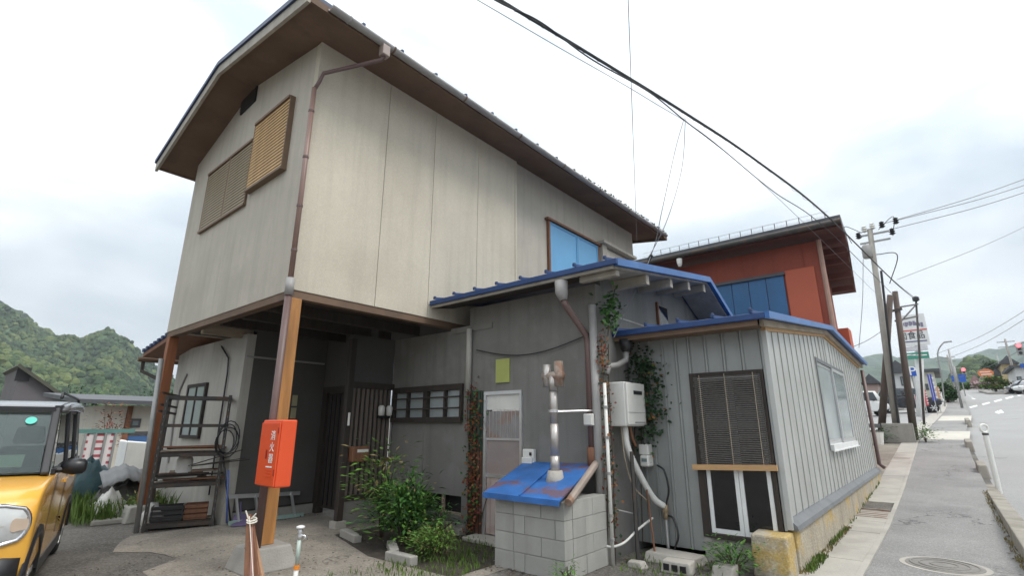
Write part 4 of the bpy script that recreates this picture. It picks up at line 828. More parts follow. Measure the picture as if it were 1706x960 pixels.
K.skin('skid_plate', silver_b, [(-.03, .26), (-.035, .45), (.02, .46), (.02, .26)], [-.60, -.5, -.3, 0, .3, .5, .60], [.0, 0, 0, 0, 0, 0, .0], .16, sub=0)
b = MB(); b.bar(K.P(-.005, -.32, .74), K.P(-.005, .32, .74), .03, .12); b.build('grille', blackp, cr_)
MB().bar(K.P(.0, -.3, .74), K.P(.0, .3, .74), .06, .03).build('grille_bar', chrome, cr_)
b = MB(); b.prism([K.P(-.04, -.17, .50), K.P(-.04, .17, .50), K.P(-.04, .17, .62), K.P(-.04, -.17, .62)], K.f * .008); b.build('number_plate', mat('yellow_plate', (.7, .55, .08), .5), cr_)
MB().bar(K.P(.80, -.5, 1.085), K.P(.80, .35, 1.10), .03, .02).build('wiper', blackp, cr_)
b = MB(); c = K.P(1.12, .44, 1.46); nv = (K.f * .80 + Vector((0, 0, .6))).normalized(); b.tube([c + nv * .010, c + nv * .013], .042, 16); b.build('sticker', mat('teal_sticker', (.10, .55, .45), .5), cr_)
b = MB(); b.prism([K.P(.95, .1, 1.115), K.P(.95, .47, 1.115), K.P(1.02, .47, 1.20), K.P(1.02, .1, 1.20)], Vector((0, 0, .006))); b.build('dash_papers', mat('pale_paper', (.5, .55, .45), .8), cr_)
for s_ in (-1, 1): MB().tube([K.P(1.35, s_ * .6, 1.655), K.P(1.4, s_ * .6, 1.70), K.P(3.05, s_ * .6, 1.70), K.P(3.1, s_ * .6, 1.655)], .015, 6).build('roof_rail', blackp, cr_, smooth=True)
for u in (.55, 2.975):
    for s_ in (-1, 1): K.wheel(u, s_ * .64, .29, s_)

# ---------------------------------------------------------------- red extinguisher box on the post
fb = thing('fire_extinguisher_box', (XG - .17, 5.68, .86), 'bright red-orange fire extinguisher box with white characters on the corner post', 'extinguisher box')
fy0, fy1, fz0, fz1, fxf = 5.30, 6.02, .88, 1.56, XG - .19
fx_ = fxf
fy0, fy1 = 5.36, 5.80
piece(fb, 'case', red_paint, (fx_ + .012, fx_ + .18, fy0, fy1, fz0, fz1), bevel=.015)
DR = piece(fb, 'door', red_paint, (fx_ - .006, fx_ + .011, fy0 + .012, fy1 - .012, fz0 + .012, fz1 - .03), bevel=.006)
piece(DR, 'latch', mat('dark_red', (.28, .02, .012), .5), (fx_ - .014, fx_ - .007, 5.585, 5.605, 1.16, 1.25))
for z in (1.00, 1.42): piece(DR, 'hinge', MATS['dark_red'], (fx_ - .014, fx_ - .007, fy0 + .014, fy0 + .028, z, z + .06))
for i, chh in enumerate('消火器'):
    text(chh, .105, (fx_ - .008, 5.49, 1.39 - i * .115), (0, -1, 0), (0, 0, 1), white_txt, 'lettering', DR, depth=.0015)
for i in range(4):
    piece(DR, 'louvre', red_paint if i else white_txt, (fx_ - .013, fx_ - .0065, 5.44, 5.57, 1.075 - i * .03, 1.088 - i * .03))
MB().bar((XG - .05, 5.7, 1.5), (XG + .05, YL - .005, 1.5), .04, .05).build('bracket', rack_steel, fb); MB().bar((XG - .05, 5.7, .95), (XG + .05, YL - .005, .95), .04, .05).build('bracket', rack_steel, fb)
# standpipe tap
tpos = onz(490, 985); tx, ty = tpos.x, tpos.y
ft = thing('standpipe_tap', (tx, ty, 0), 'slim garden standpipe with white handle and orange band beside the post footing', 'tap')
MB().tube([(tx, ty, 0), (tx, ty, .18)], .022, 12).build('lower_pipe', white_pl, ft, smooth=True)
MB().tube([(tx, ty, .18), (tx, ty, .215)], .027, 12).build('band', mat('orange_tape', (.75, .25, .03), .5), ft)
MB().tube([(tx, ty, .215), (tx, ty, .44)], .019, 12).build('upper_pipe', mat('pale_green_pipe', (.42, .50, .45), .4, .1, 5), ft, smooth=True)
MB().lathe((tx, ty, .44), [(.022, 0), (.027, .03), (.018, .05), (.025, .07), (.012, .1)], 12).build('valve', alu, ft, smooth=True)
MB().tube([(tx, ty, .48), (tx + .03, ty - .035, .47), (tx + .05, ty - .05, .43)], .012, 8).build('spout', chrome, ft, smooth=True)
MB().lathe((tx, ty, .535), [(.02, 0), (.04, .005), (.04, .02), (.02, .028)], 14).build('handle', white_fr, ft, smooth=True)
# tied bundle of boards leaning by the footing
bp = onz(428, 985); bx_, by_ = bp.x, bp.y
bd = thing('board_bundle', (bx_, by_, 0), 'bundle of reddish-brown boards tied with white cord leaning by the post footing', 'bundle')
up_c = Vector((2.52, 5.6, .62))
rt_ = RGT
for i, (o0, o1, mm, ww) in enumerate(((-.10, -.02, red_wood, .05), (-.045, -.005, mat('faded_pink_board', (.36, .20, .17), .6, .2, 4), .045), (.02, .012, red_wood, .06), (.07, .03, mat('tan_board', (.38, .22, .13), .7, .2, 4), .045))):
    MB().bar(Vector((bx_, by_, .0)) + rt_ * o0, up_c + rt_ * o1 - Vector((0, 0, .05 * i)), ww, .03, FWD).build('board', mm, bd, bevel=.004)
MB().bar(Vector((bx_, by_, .02)) - rt_ * .02, up_c - rt_ * .01 - Vector((0, 0, .3)), .03, .02, FWD).build('dark_gap_board', dark_wood, bd)
cord = mat('white_cord', (.72, .68, .6), .8)
for t, r_ in ((.12, .095), (.14, .095), (.93, .045), (.90, .045)):
    c = Vector((bx_, by_, 0)).lerp(up_c, t)
    MB().tube([c + rt_ * math.cos(k * math.pi / 8) * r_ + FWD * math.sin(k * math.pi / 8) * .04 for k in range(17)], .008, 5, False).build('cord_loop', cord, bd)
MB().tube([up_c - FWD * .04, Vector((bx_, by_, 0)).lerp(up_c, .13) - FWD * .05], .004, 5).build('cord', cord, bd)
for q in ((-.05, .05), (.06, .02)): MB().tube([up_c - FWD * .03 - Vector((0, 0, .05)), up_c - FWD * .03 + rt_ * q[0] + Vector((0, 0, q[1]))], .007, 5).build('cord_end', cord, bd)

# ---------------------------------------------------------------- steel angle rack full of scrap
rk = thing('steel_rack', (3.0, 9.2, 0), 'grimy slotted-steel rack loaded with scrap under the overhang', 'rack')
ux, uy = Vector((.93, -.36, 0)).normalized(), Vector((.36, .93, 0)).normalized(); ro = Vector((2.62, 9.22, 0))
def rp(a, b, z): return ro + ux * a + uy * b + Vector((0, 0, z))
RWD, RDP = .86, .45
for a, b, h in ((0, 0, 1.95), (RWD, 0, 1.98), (0, RDP, 1.95), (RWD, RDP, 1.98)):
    MB().bar(rp(a, b, 0), rp(a, b, h), .05, .05, ux).build('upright', rack_steel, rk)
    if b == 0:
        for k in range(16): MB().bar(rp(a, b - .026, .12 + k * .115), rp(a, b - .026, .16 + k * .115), .012, .004, ux).build('slot', pole_grey, rk)
for z, lab in ((.06, 0), (.62, 1), (1.06, 1), (1.50, 0), (1.93, 0)):
    for b in (0, RDP): MB().bar(rp(-.03, b, z), rp(RWD + .03, b, z), .03, .05).build('rail', rack_steel, rk)
    for a in (0, RWD): MB().bar(rp(a, 0, z), rp(a, RDP, z), .03, .05).build('rail', rack_steel, rk)
    if lab or z < .1:
        for k in range(3): MB().bar(rp(-.02, .07 + k * .15, z + .035), rp(RWD + .02, .07 + k * .15, z + .035), .14, .02).build('shelf_plank', pale_wood if k % 2 else dark_wood, rk)
tallp = MB().tube([rp(-.08, -.03, 0), rp(-.17, .0, 2.52)], .035, 10).build('tall_pole', pole_grey, rk, smooth=True)
for z in (1.72, 1.82, 2.0): MB().bar(rp(-.08, .02, z), rp(.12, .3, z - .04), .03, .03).build('cross_bar', rack_steel, rk)
sc = thing('scrap_timber', tuple(rp(.4, .2, .675)), 'loose timber offcuts and boards lying on the rack shelves', 'timber', 'scrap on the rack')
for i in range(16):
    z = .69 + .028 * (i % 5) if i < 10 else 1.125 + .025 * (i % 3); a = rnd(-.05, .2); b = rnd(.05, .4)
    MB().bar(rp(a, b, z), rp(a + rnd(.5, .9), b + rnd(-.12, .12), z + rnd(0, .02)), rnd(.05, .12), .022).build('offcut', random.choice((pale_wood, dark_wood, red_wood, conc)), sc)
br = thing('broom', tuple(rp(1.15, -.1, 0)), 'broom with blue handle leaning against the rack', 'broom')
MB().tube([rp(1.06, -.12, .05), rp(.98, -.06, .82)], .014, 7).build('handle', mat('blue_handle', (.08, .14, .42), .5), br, smooth=True)
MB().tube([rp(1.12, -.12, .03), rp(.86, -.02, 1.1)], .014, 7).build('second_handle', black, br, smooth=True)
dp2 = thing('dustpan', tuple(rp(1.2, -.2, 0)), 'purple plastic dustpan on the ground beside the rack', 'dustpan')
lilac = mat('lilac_plastic', (.13, .10, .19), .5)
MB().hexa([rp(1.12, -.26, .01), rp(1.36, -.26, .01), rp(1.33, -.05, .02), rp(1.15, -.05, .02), rp(1.12, -.26, .025), rp(1.36, -.26, .025), rp(1.33, -.05, .16), rp(1.15, -.05, .16)]).build('pan', lilac, dp2, bevel=.01)
MB().tube([rp(1.24, -.05, .14), rp(1.22, .05, .32)], .015, 6).build('handle', lilac, dp2)
cb = thing('cable_coil', tuple(rp(.9, -.03, 1.2)), 'tangle of black cable and twigs hanging on the rack upright', 'cable')
for i in range(4):
    c = rp(.86 + rnd(-.04, .06), -.04, 1.28 + rnd(-.05, .05)); a_ = rnd(.1, .16); h_ = rnd(.18, .26)
    MB().tube([c + ux * a_ * math.cos(k * math.pi / 8) + Vector((0, 0, h_ * math.sin(k * math.pi / 8))) + uy * rnd(-.01, .01) for k in range(17)], .009, 5, False).build('loop', blackp, cb)
for i in range(5): MB().tube([rp(.5 + rnd(-.1, .1), -.06, .95 + rnd(-.08, .05)), rp(1.2 + rnd(-.2, .1), -.08, .98 + rnd(-.05, .2))], .008, 5).build('twig', dark_wood, cb)
for i, (a, b, z, s_, mm, nm, lab, ct) in enumerate(((.25, .2, .11, .2, blackp, 'plastic_crate', 'black plastic crate on the lowest shelf of the rack', 'crate'), (.62, .22, .11, .15, red_wood, 'wooden_crate', 'brown wooden crate on the lowest shelf of the rack', 'crate'))):
    c = rp(a, b, z); q = thing(nm, tuple(c), lab, ct)
    MB().prism([c + ux * x + uy * y for x, y in ((-s_, -.14), (s_, -.14), (s_, .14), (-s_, .14))], (0, 0, .02)).build('base', mm, q)
    for p0, p1 in (((-s_, -.14), (s_, -.14)), ((s_, -.14), (s_, .14)), ((s_, .14), (-s_, .14)), ((-s_, .14), (-s_, -.14))):
        for k in range(3): MB().bar(c + ux * p0[0] + uy * p0[1] + Vector((0, 0, .05 + k * .07)), c + ux * p1[0] + uy * p1[1] + Vector((0, 0, .05 + k * .07)), .015, .05).build('board', mm, q)
ac = thing('drum_canister', tuple(rp(.36, .3, .67)), 'upright white plastic canister on the second shelf of the rack', 'canister')
MB().lathe(tuple(rp(.36, .3, .67)), [(.02, 0), (.11, .0), (.115, .04), (.115, .30), (.09, .35), (.04, .37), (.04, .41)], 14).build('body', white_pl, ac, smooth=True)
MB().lathe(tuple(rp(.36, .3, 1.08)), [(.045, 0), (.045, .03)], 10).build('cap', gut_grey, ac)
wb = MB(); cpt = Vector(onz(250, 880)); pts = []
bag = mat('white_sack', (.58, .57, .53), .8, .15, 6, bump=.5)
for i in range(7):
    t = i / 6; rr = .13 * math.sin(math.pi * min(.93, t * .8 + .2)) ** .7 + .01
    pts.append([cpt + Vector((rr * (1 + .25 * math.sin(k * 2.3 + i)) * math.cos(k * math.pi / 6), rr * (1 + .2 * math.cos(k * 1.7)) * math.sin(k * math.pi / 6), t * .36)) for k in range(12)])
wb.grid(pts, True); tag(wb.build('white_sack', bag, smooth=True), 'crumpled white sack at the foot of the rack', 'sack')
# aluminium ladder lying along the porch wall
ld = thing('aluminium_ladder', (4.1, 8.5, 0), 'short aluminium stepladder lying along the dark porch wall', 'ladder')
la, lb_ = Vector((3.55, 8.62, .06)), Vector((4.75, 8.62, .04))
for dz, dy in ((0, 0), (.36, .2)):
    MB().bar(la + Vector((0, dy, dz)), lb_ + Vector((0, dy, dz * .9)), .03, .06).build('rail', alu if dz else mat('green_grey_rail', (.30, .42, .38), .5, .1, 4), ld)
for i in range(4): MB().bar(la.lerp(lb_, .12 + i * .25), la.lerp(lb_, .12 + i * .25) + Vector((0, .2, .35)), .05, .025, (1, 0, 0)).build('rung', alu, ld)
# ---------------------------------------------------------------- planting
leafs = {k: mat('leaf_' + k, c, .55, .35, 9, spec=.3) for k, c in dict(green=(.045, .13, .025), bright=(.10, .21, .035), dark=(.018, .045, .016), red=(.16, .035, .02), rust=(.20, .085, .025), grass=(.10, .165, .03), dry=(.22, .18, .07), pink=(.42, .28, .30)).items()}
twig_m = mat('twig_bark', (.07, .05, .035), .9, .3, 8)
def ground_cover(name, spots, m, label, cat, h=(.08, .2), n=400, wd=.012, lean=.5):
    b = MB()
    for (x0, x1, y0, y1, dens) in spots:
        for i in range(int(n * dens)):
            x, y = rnd(x0, x1), rnd(y0, y1); hh = rnd(*h); a = rnd(0, 6.28)
            b.leaf((x, y, zr(x) + .004), (math.cos(a) * lean * rnd(.2, 1), math.sin(a) * lean * rnd(.2, 1), 1), (math.sin(a), math.cos(a), .2), hh, wd * rnd(.7, 1.6))
    return tag(b.build(name, m), label, cat, kind='stuff')
def shrub(name, base, rx, ry, h, n, l, ms, label, stems=7, cat='shrub', lw=.42, group=None, low=.1):
    root = thing(name, base, label, cat, group); x0, y0, z0 = base
    tips = []
    for i in range(stems):
        a = rnd(0, 6.28); r_ = rnd(.1, .8); tip = (x0 + rx * r_ * math.cos(a), y0 + ry * r_ * math.sin(a), z0 + h * rnd(.55, .95) * (1 - .35 * r_))
        mid = (x0 + (tip[0] - x0) * .35, y0 + (tip[1] - y0) * .35, z0 + (tip[2] - z0) * .55)
        MB().tube([(x0 + rnd(-.03, .03), y0 + rnd(-.03, .03), z0), mid, tip], [.012, .009, .004], 5).build('stem', twig_m, root); tips.append((mid, tip))
    for m, fr in ms:
        b = MB()
        for i in range(int(n * fr)):
            mid, tip = random.choice(tips); t = random.random() ** .6; c = Vector(mid).lerp(Vector(tip), t * 1.12)
            sp = l * 1.6
            c += Vector((random.gauss(0, sp), random.gauss(0, sp), random.gauss(0, sp * .7))); c.z = max(c.z, z0 + low * l)
            d = Vector((c.x - x0, c.y - y0, rnd(-.35, .5) * max(rx, .2))) + Vector((rnd(-.3, .3), rnd(-.3, .3), 0)) * max(rx, .2)
            b.leaf(c, d, (rnd(-.4, .4), rnd(-.4, .4), 1), l * rnd(.4, 1.45), l * lw * rnd(.6, 1.3))
        b.build('foliage', m, root)
    return root
# the porch shrub, its upper sprig and the low plants round it
random.seed(5)
shrub('porch_shrub', (4.5, 5.6, 0),   .56, .62, .80, 1800, .09, ((leafs['green'], .62), (leafs['bright'], .34), (leafs['dark'], .25), (leafs['dry'], .04)), 'dense green leafy shrub in front of the ribbon-window wall', 16)
shrub('pale_leaf_shrub', (4.62, 6.25, 0), .28, .28, 1.38, 420, .12, ((leafs['bright'], .7), (leafs['dry'], .25)), 'taller pale-leaved sprig rising behind the porch shrub', 6)
shrub('low_weed_clump', (4.35, 4.75, 0), .34, .42, .36, 1100, .05, ((leafs['bright'], .6), (leafs['grass'], .4), (leafs['dry'], .12)), 'low yellow-green weed clump left of the block stove box', 14, 'weeds')
shrub('ledge_plant', (5.15, 5.65, .0), .22, .55, .42, 420, .06, ((leafs['green'], .7), (leafs['red'], .3)), 'thin green plant against the ledge below the low vent', 8)
shrub('annex_weed', (5.85, 1.92, .0), .22, .30, .42, 520, .055, ((leafs['green'], .6), (leafs['bright'], .4)), 'leafy green weed under the annex front window', 9, 'weeds')
shrub('stove_weed', (4.42, 3.02, .0), .10, .12, .22, 160, .04, ((leafs['bright'], 1.0),), 'small bright weed at the corner of the block stove box', 6, 'weeds')
# ivy and creepers
def creeper(name, label, wallpts, n, l, ms, spread, stems):
    p0 = wallpts[0]; root = thing(name, p0, label, 'creeper')
    for path in stems: MB().tube(bez(path, 6), .007, 5).build('stem', twig_m, root)
    for m, fr in ms:
        b = MB()
        for i in range(int(n * fr)):
            a, c = random.choice(list(zip(wallpts, wallpts[1:]))); q = Vector(a).lerp(Vector(c), random.random())
            q += Vector((random.gauss(0, spread[0]), random.gauss(0, spread[1]), random.gauss(0, spread[2])))
            b.leaf(q, (rnd(-1, -.1), rnd(-1, .4), rnd(-1, .4)), (-1, -.6, .5), l * rnd(.6, 1.3), l * .75 * rnd(.7, 1.2))
        b.build('foliage', m, root)
    return root
creeper('door_creeper', 'red and rust-coloured creeper climbing the strip left of the side door', [(5.44, 5.30, .05), (5.42, 5.27, .5), (5.44, 5.3, 1.0), (5.44, 5.3, 1.5), (5.45, 5.32, 2.0)], 520, .05, ((leafs['rust'], .4), (leafs['red'], .4), (leafs['dark'], .25), (leafs['green'], .15)), (.03, .085, .1),
        [[(5.45, 5.3, 0), (5.44, 5.25, .6), (5.45, 5.32, 1.2), (5.45, 5.38, 2.1)], [(5.45, 5.4, 0), (5.44, 5.36, .8), (5.45, 5.44, 1.6), (5.46, 5.45, 2.3)], [(5.45, 5.2, 0), (5.46, 5.05, .5), (5.47, 4.85, .75), (5.47, 4.7, .6)]])
pan = thing('trellis_board', (5.46, 5.3, 0), 'upright board, green above and rust-brown below, left of the side door', 'board')
piece(pan, 'upper_board', mat('green_board', (.05, .10, .065), .8, .4, 6, patch=.5, pcol=(.03, .04, .025), pscale=6), (5.465, 5.495, 5.17, 5.42, 1.15, 2.0)); piece(pan, 'lower_board', mat('rust_board', (.16, .075, .045), .8, .3, 6), (5.465, 5.495, 5.17, 5.42, .06, 1.149))
for i in range(4): piece(pan, 'lath', dark_wood, (5.455, 5.464, 5.18 + i * .07, 5.195 + i * .07, .06, 2.0))
creeper('heater_ivy', 'dark ivy spreading over the tin wall behind the water heater', [(6.24, 3.1, 2.35), (6.22, 2.9, 2.25), (6.22, 2.85, 2.0), (6.22, 2.85, 1.7), (6.24, 3.0, 1.35)], 620, .055, ((leafs['dark'], .95), (leafs['green'], .06), (leafs['rust'], .05)), (.04, .10, .13),
        [[(6.2, 3.1, .1), (6.22, 3.05, 1.2), (6.24, 2.9, 2.3)], [(6.1, 3.12, .1), (6.15, 3.1, 1.3), (6.2, 3.0, 2.2)]])
creeper('corner_creeper', 'brownish creeper stems on the wing corner beside the white conduit', [(5.5, 3.08, .4), (5.5, 3.12, 1.0), (5.55, 3.14, 1.6), (5.5, 3.14, 2.3), (5.45, 3.1, 2.5)], 420, .045, ((leafs['rust'], .35), (leafs['red'], .3), (leafs['dark'], .3)), (.05, .04, .14),
        [[(5.5, 3.1, 0), (5.52, 3.08, 1), (5.56, 3.1, 2), (5.6, 3.1, 2.5)], [(5.44, 3.16, .1), (5.46, 3.12, 1.2), (5.5, 3.14, 2.6)]])
creeper('eave_sprig', 'green sprig growing at the wing corner between the two blue roofs', [(5.62, 3.08, 2.75), (5.6, 3.05, 2.95), (5.7, 3.05, 3.1)], 170, .07, ((leafs['green'], .7), (leafs['dark'], .4)), (.09, .05, .11), [[(5.6, 3.1, 2.6), (5.6, 3.06, 2.9), (5.75, 3.04, 3.25)]])
# grass and weeds
lt = MB()  # leaf and dirt bits added along bases, standing in for contact shade too
for (x0, x1, y0, y1, n_) in ((5.2, 5.48, 3.3, 7.3, 260), (4.3, 5.4, 4.2, 6.9, 260), (3.6, 5.0, 8.55, 8.86, 90), (6.1, 15.2, 1.34, 1.40, 220), (4.35, 4.55, 3.1, 4.1, 70), (5.5, 6.25, 1.9, 3.1, 160), (2.4, 3.4, 5.4, 6.4, 60), (7, 14.6, -.42, -.34, 160), (2.5, 3.5, 8.9, 9.6, 70)):
    for i in range(n_): lt.leaf((rnd(x0, x1), rnd(y0, y1), .008 + rnd(0, .012)), (rnd(-1, 1), rnd(-1, 1), rnd(-.1, .25)), (rnd(-.3, .3), rnd(-.3, .3), 1), rnd(.02, .06), rnd(.012, .03))
tag(lt.build('leaf_litter', mat('dead_leaf', (.10, .065, .035), .9, .5, 14)), 'dead leaves and dirt added as contact darkening along the wall feet', 'leaf litter', kind='stuff')
ground_cover('verge_weeds', [(6.4, 7.3, 1.3, 1.41, .55), (7.9, 9.3, 1.35, 1.41, .4), (9.8, 15, 1.37, 1.41, .25)], leafs['grass'], 'short weeds along the foot of the annex foundation', 'weeds', (.03, .11), 420)
ground_cover('dry_verge_weeds', [(6.3, 9.5, 1.33, 1.41, 1.0)], leafs['dry'], 'dry brown weeds along the foot of the annex foundation', 'weeds', (.02, .08), 300)
ground_cover('kerb_weeds', [(6.5, 14.5, -.43, -.36, 1), (4, 7, -.43, -.3, .6)], leafs['dry'], 'dry weeds in the joint along the kerb wall', 'weeds', (.02, .08), 320)
ground_cover('yard_grass', [(3.6, 4.5, 4.0, 5.0, .5), (4.2, 5.3, 4.2, 5.2, .8), (2.9, 3.8, 4.3, 5.1, .2), (5.2, 6.2, 1.9, 3.0, .6)], leafs['grass'], 'sparse grass tufts on the bare yard by the wing', 'grass', (.03, .10), 520)
ground_cover('back_grass', [(1.5, 3.2, 11.2, 15.5, 1.0), (2.0, 3.4, 10.3, 12.5, .9)], leafs['grass'], 'long grass behind the rack and scrap heap', 'grass', (.12, .42), 1500, .02)
lit = MB()
for i in range(900):
    x, y = rnd(1.0, 5.4), rnd(2.6, 7.5); s_ = rnd(.003, .009); lit.hexa([(x + a * s_, y + b * s_, zz * s_ + .003) for zz in (0, .8) for a, b in ((-1, -.7), (1, -1), (.8, .9), (-.9, 1))])
tag(lit.build('loose_gravel', gravel), 'loose gravel scattered over the yard', 'gravel', kind='stuff')
bed = MB(); bed.add([(3.95, 4.1, .006), (5.45, 4.1, .006), (5.45, 6.9, .006), (4.3, 6.9, .006), (3.9, 5.5, .006)], [(0, 1, 2, 3, 4)]); struct(bed, 'planting_bed', soil)
for i, (x0, y0, a, l_) in enumerate(((4.22, 6.2, 1.35, .55), (4.05, 5.2, 1.0, .5), (3.98, 4.75, 1.6, .45))):
    tag(MB().bar((x0, y0, .05), (x0 + l_ * math.cos(a), y0 + l_ * math.sin(a), .05), .11, .1).build('edging_stone', conc, bevel=.012), ('edging stone beside the slatted screen plinth', 'edging stone at the front of the porch shrub', 'edging stone beside the low weed clump')[i], 'edging', 'planting bed edging')
# ---------------------------------------------------------------- hills
forest = mat('spring_forest', (.042, .078, .03), .95, .6, .045, bump=1.0, bscale=.12, patch=.65, pcol=(.15, .175, .05), pscale=.012, speck=.5, spscale=.11)
forest2 = mat('distant_forest', (.05, .085, .045), .95, .35, .006, bump=.8, bscale=.03, patch=.4, pcol=(.09, .12, .05), pscale=.008)
def interp(tab, a):
    if a <= tab[0][0]: return tab[0][1]
    for (x0, y0), (x1, y1) in zip(tab, tab[1:]):
        if a <= x1:
            t = (a - x0) / (x1 - x0); return y0 + (y1 - y0) * t
    return tab[-1][1]
HILL = {}
def hill(name, tab, a0, a1, na, r0, r1, nr, m, amp, seed, pw=1.5, fine=4.0, drop=.5):
    rows = []
    def point(s, a):
            r = r0 + (r1 - r0) * s; h = interp(tab, a) * r1 + 1.5
            f = s ** pw if s <= 1 else 1 - (s - 1) * drop * 4
            x, y = r * math.cos(R(a)), r * math.sin(R(a))
            n_ = (noise.fractal(Vector((x / 170 + seed, y / 170, seed)), .9, 2.1, 5) + .9 * (.35 - abs(noise.noise(Vector((x / 95 + seed, y / 95, 3)))) * 1.2)) * amp * min(1, s * 1.6) * (1 - .55 * max(0, 1 - abs(s - 1) * 4))
            n_ += abs(noise.noise(Vector((x / 15, y / 15, seed)))) * fine * 1.7 * min(1, s * 3)
            return (x, y, max(-.5, h * f + n_ - .6) if s > 0 else -1.0)
    HILL[name] = point
    for i in range(nr): rows.append([point(i / (nr - 1) * 1.25, a0 + (a1 - a0) * j / (na - 1)) for j in range(na)])
    o = MB().grid(rows).build(name, m, base=(0, 0, 0), smooth=False); o['kind'] = 'structure'; return o
hill('mountain', [(60, .0), (68, .012), (73, .03), (75.9, .066), (76.5, .083), (77.6, .112), (78.6, .128), (79.4, .136), (80.2, .127), (80.9, .122), (82.7, .126), (84, .136), (84.9, .15), (86.5, .163), (90, .17), (100, .15), (115, .16), (130, .12)], 60, 128, 330, 170, 820, 120, forest, 34, 3.1, 1.35)
hill('hills', [(-60, .10), (-30, .10), (-12, .115), (-6, .107), (-4.5, .099), (-3.5, .097), (-1.9, .09), (-.4, .094), (2, .10), (4, .11), (7, .105), (14, .085), (25, .05), (35, .03), (60, .0)], -60, 60, 260, 420, 1900, 70, forest2, 30, 7.3, 1.2, 5)
hill('near_hill', [(-7.5, .015), (-5.5, .05), (-4.4, .074), (-3.4, .083), (-2.4, .081), (-1.6, .068), (-.6, .045), (1, .02), (3, .005)], -7.5, 3, 120, 190, 420, 60, forest, 7, 5.7, 1.3, 3)

def woods(name, hl, a0, a1, n, rad, cols, label):
    rw = random.Random(21); bs = [MB() for _ in cols]
    for i in range(n):
        s = rw.uniform(.1, 1.06) ** .8; a = rw.uniform(a0, a1); x, y, z = HILL[hl](s, a)
        pick = noise.noise(Vector((x / 60, y / 60, 2))) * .9 + rw.uniform(-.35, .35) + .45
        b = bs[min(len(cols) - 1, max(0, int(pick * len(cols))))]; r_ = rad * rw.uniform(.55, 1.25); hh = r_ * rw.uniform(1.0, 1.7); rows = []
        for zz, rr in ((-.5, .6), (.25, 1.0), (.75, .7), (1.0, .12)):
            rows.append([(x + r_ * rr * rw.uniform(.75, 1.2) * math.cos(k * 1.0472), y + r_ * rr * rw.uniform(.75, 1.2) * math.sin(k * 1.0472), z + hh * zz + rw.uniform(-.15, .15) * r_) for k in range(6)])
        b.grid(rows, True)
    for b, c in zip(bs, cols): tag(b.build(name, mat('crown_%s_%d' % (hl, cols.index(c)), c, .95, .3, .3), base=(0, 0, 0)), label, 'woods', 'woods of ' + hl.replace('_', ' '), kind='stuff')
woods('wooded_slope', 'mountain', 73, 96, 17000, 2.2, [(.03, .055, .026), (.045, .08, .03), (.075, .11, .036), (.12, .15, .05)], 'woods of mixed dark and fresh green covering the mountain')
woods('hillside_trees', 'near_hill', -7.3, 2.5, 3000, 2.6, [(.035, .06, .026), (.06, .095, .033), (.10, .135, .045)], 'woods on the low hill at the end of the road')
# ---------------------------------------------------------------- neighbours on the left
cream_w = mat('cream_wall', (.55, .52, .45), .9, .08, 2, streak=.2, scol=(.35, .3, .24)); roof_d = mat('dark_roof', (.075, .078, .085), .6, .2, 3); blue_band = mat('blue_band', (.05, .13, .30), .6, .1, 2)
def LP(x, y, Y): p = ony(x, y, Y); return p
nh = thing('neighbour_house', (5.2, 24, 0), 'cream-walled neighbour house with flat dark roof behind the rack', 'house')
Yn = 23.0; xa, xb = LP(170, 700, Yn).x, LP(330, 700, Yn).x
zt = LP(205, 676, Yn).z; zb_ = LP(205, 722, Yn).z
piece(nh, 'wall', cream_w, (xa, xb, Yn, Yn + 6, 0, zt))
s = MB(); s.hexa([(xa - .9, Yn - .7, zt + .02), (xb + .5, Yn - .7, zt + .02), (xb + .5, Yn + 6.5, zt + .5), (xa - .9, Yn + 6.5, zt + .5), (xa - .9, Yn - .7, zt + .16), (xb + .5, Yn - .7, zt + .16), (xb + .5, Yn + 6.5, zt + .66), (xa - .9, Yn + 6.5, zt + .66)]); s.build('roof', roof_d, nh)
xp = LP(211, 710, Yn).x; piece(nh, 'corner_post', red_wood, (xp - .08, xp + .08, Yn - .09, Yn - .001, 0, zt - .01))
x0, x1, z0_, z1_ = LP(214, 0, Yn).x, 0, 0, 0
w0, w1 = LP(213, 705, Yn).x, LP(234, 705, Yn).x; wz0, wz1 = LP(222, 713, Yn).z, LP(222, 698, Yn).z
WFn = piece(nh, 'window', roof_d, (w0 + .05, w1, Yn - .05, Yn - .001, wz0, wz1)); piece(WFn, 'pane', glass_g, (w0 + .13, w1 - .08, Yn - .06, Yn - .051, wz0 + .08, wz1 - .08))
piece(nh, 'blue_band', blue_band, (xp + .09, xb - .1, Yn - .03, Yn - .002, .2, zb_ - .1))
MB().bar((xp + .1, Yn - .05, zb_), (xb, Yn - .05, zb_), .06, .1).build('band_trim', roof_d, nh)
gb = thing('grey_gabled_house', (2.5, 33, 0), 'dark grey gabled house end rising behind the yellow car', 'house')
Yg = 33.0; pa, pb, pc = LP(24, 655, Yg), LP(33, 612, Yg), LP(104, 668, Yg)
s = MB(); s.prism([(pa.x, Yg, 0), (pc.x, Yg, 0), (pc.x, Yg, pc.z), (pb.x, Yg, pb.z), (pa.x, Yg, pa.z + .6)], (0, 5, 0)); s.build('gable_wall', mat('slate_wall', (.12, .11, .115), .8, .1, 1), gb)
MB().bar((pb.x - .1, Yg + 2.4, pb.z + .08), (pc.x + .5, Yg + 2.4, pc.z - .2), 5.4, .14, (0, 0, 1)).build('roof_slope', mat('olive_roof', (.075, .075, .055), .8, .2, 2), gb)
c = LP(39, 623, Yg); piece(gb, 'vent', black, (c.x - .25, c.x + .25, Yg - .04, Yg - .002, c.z - .35, c.z + .3))
wh = thing('far_white_house', (7, 60, 0), 'small far white house at the foot of the mountain', 'house')
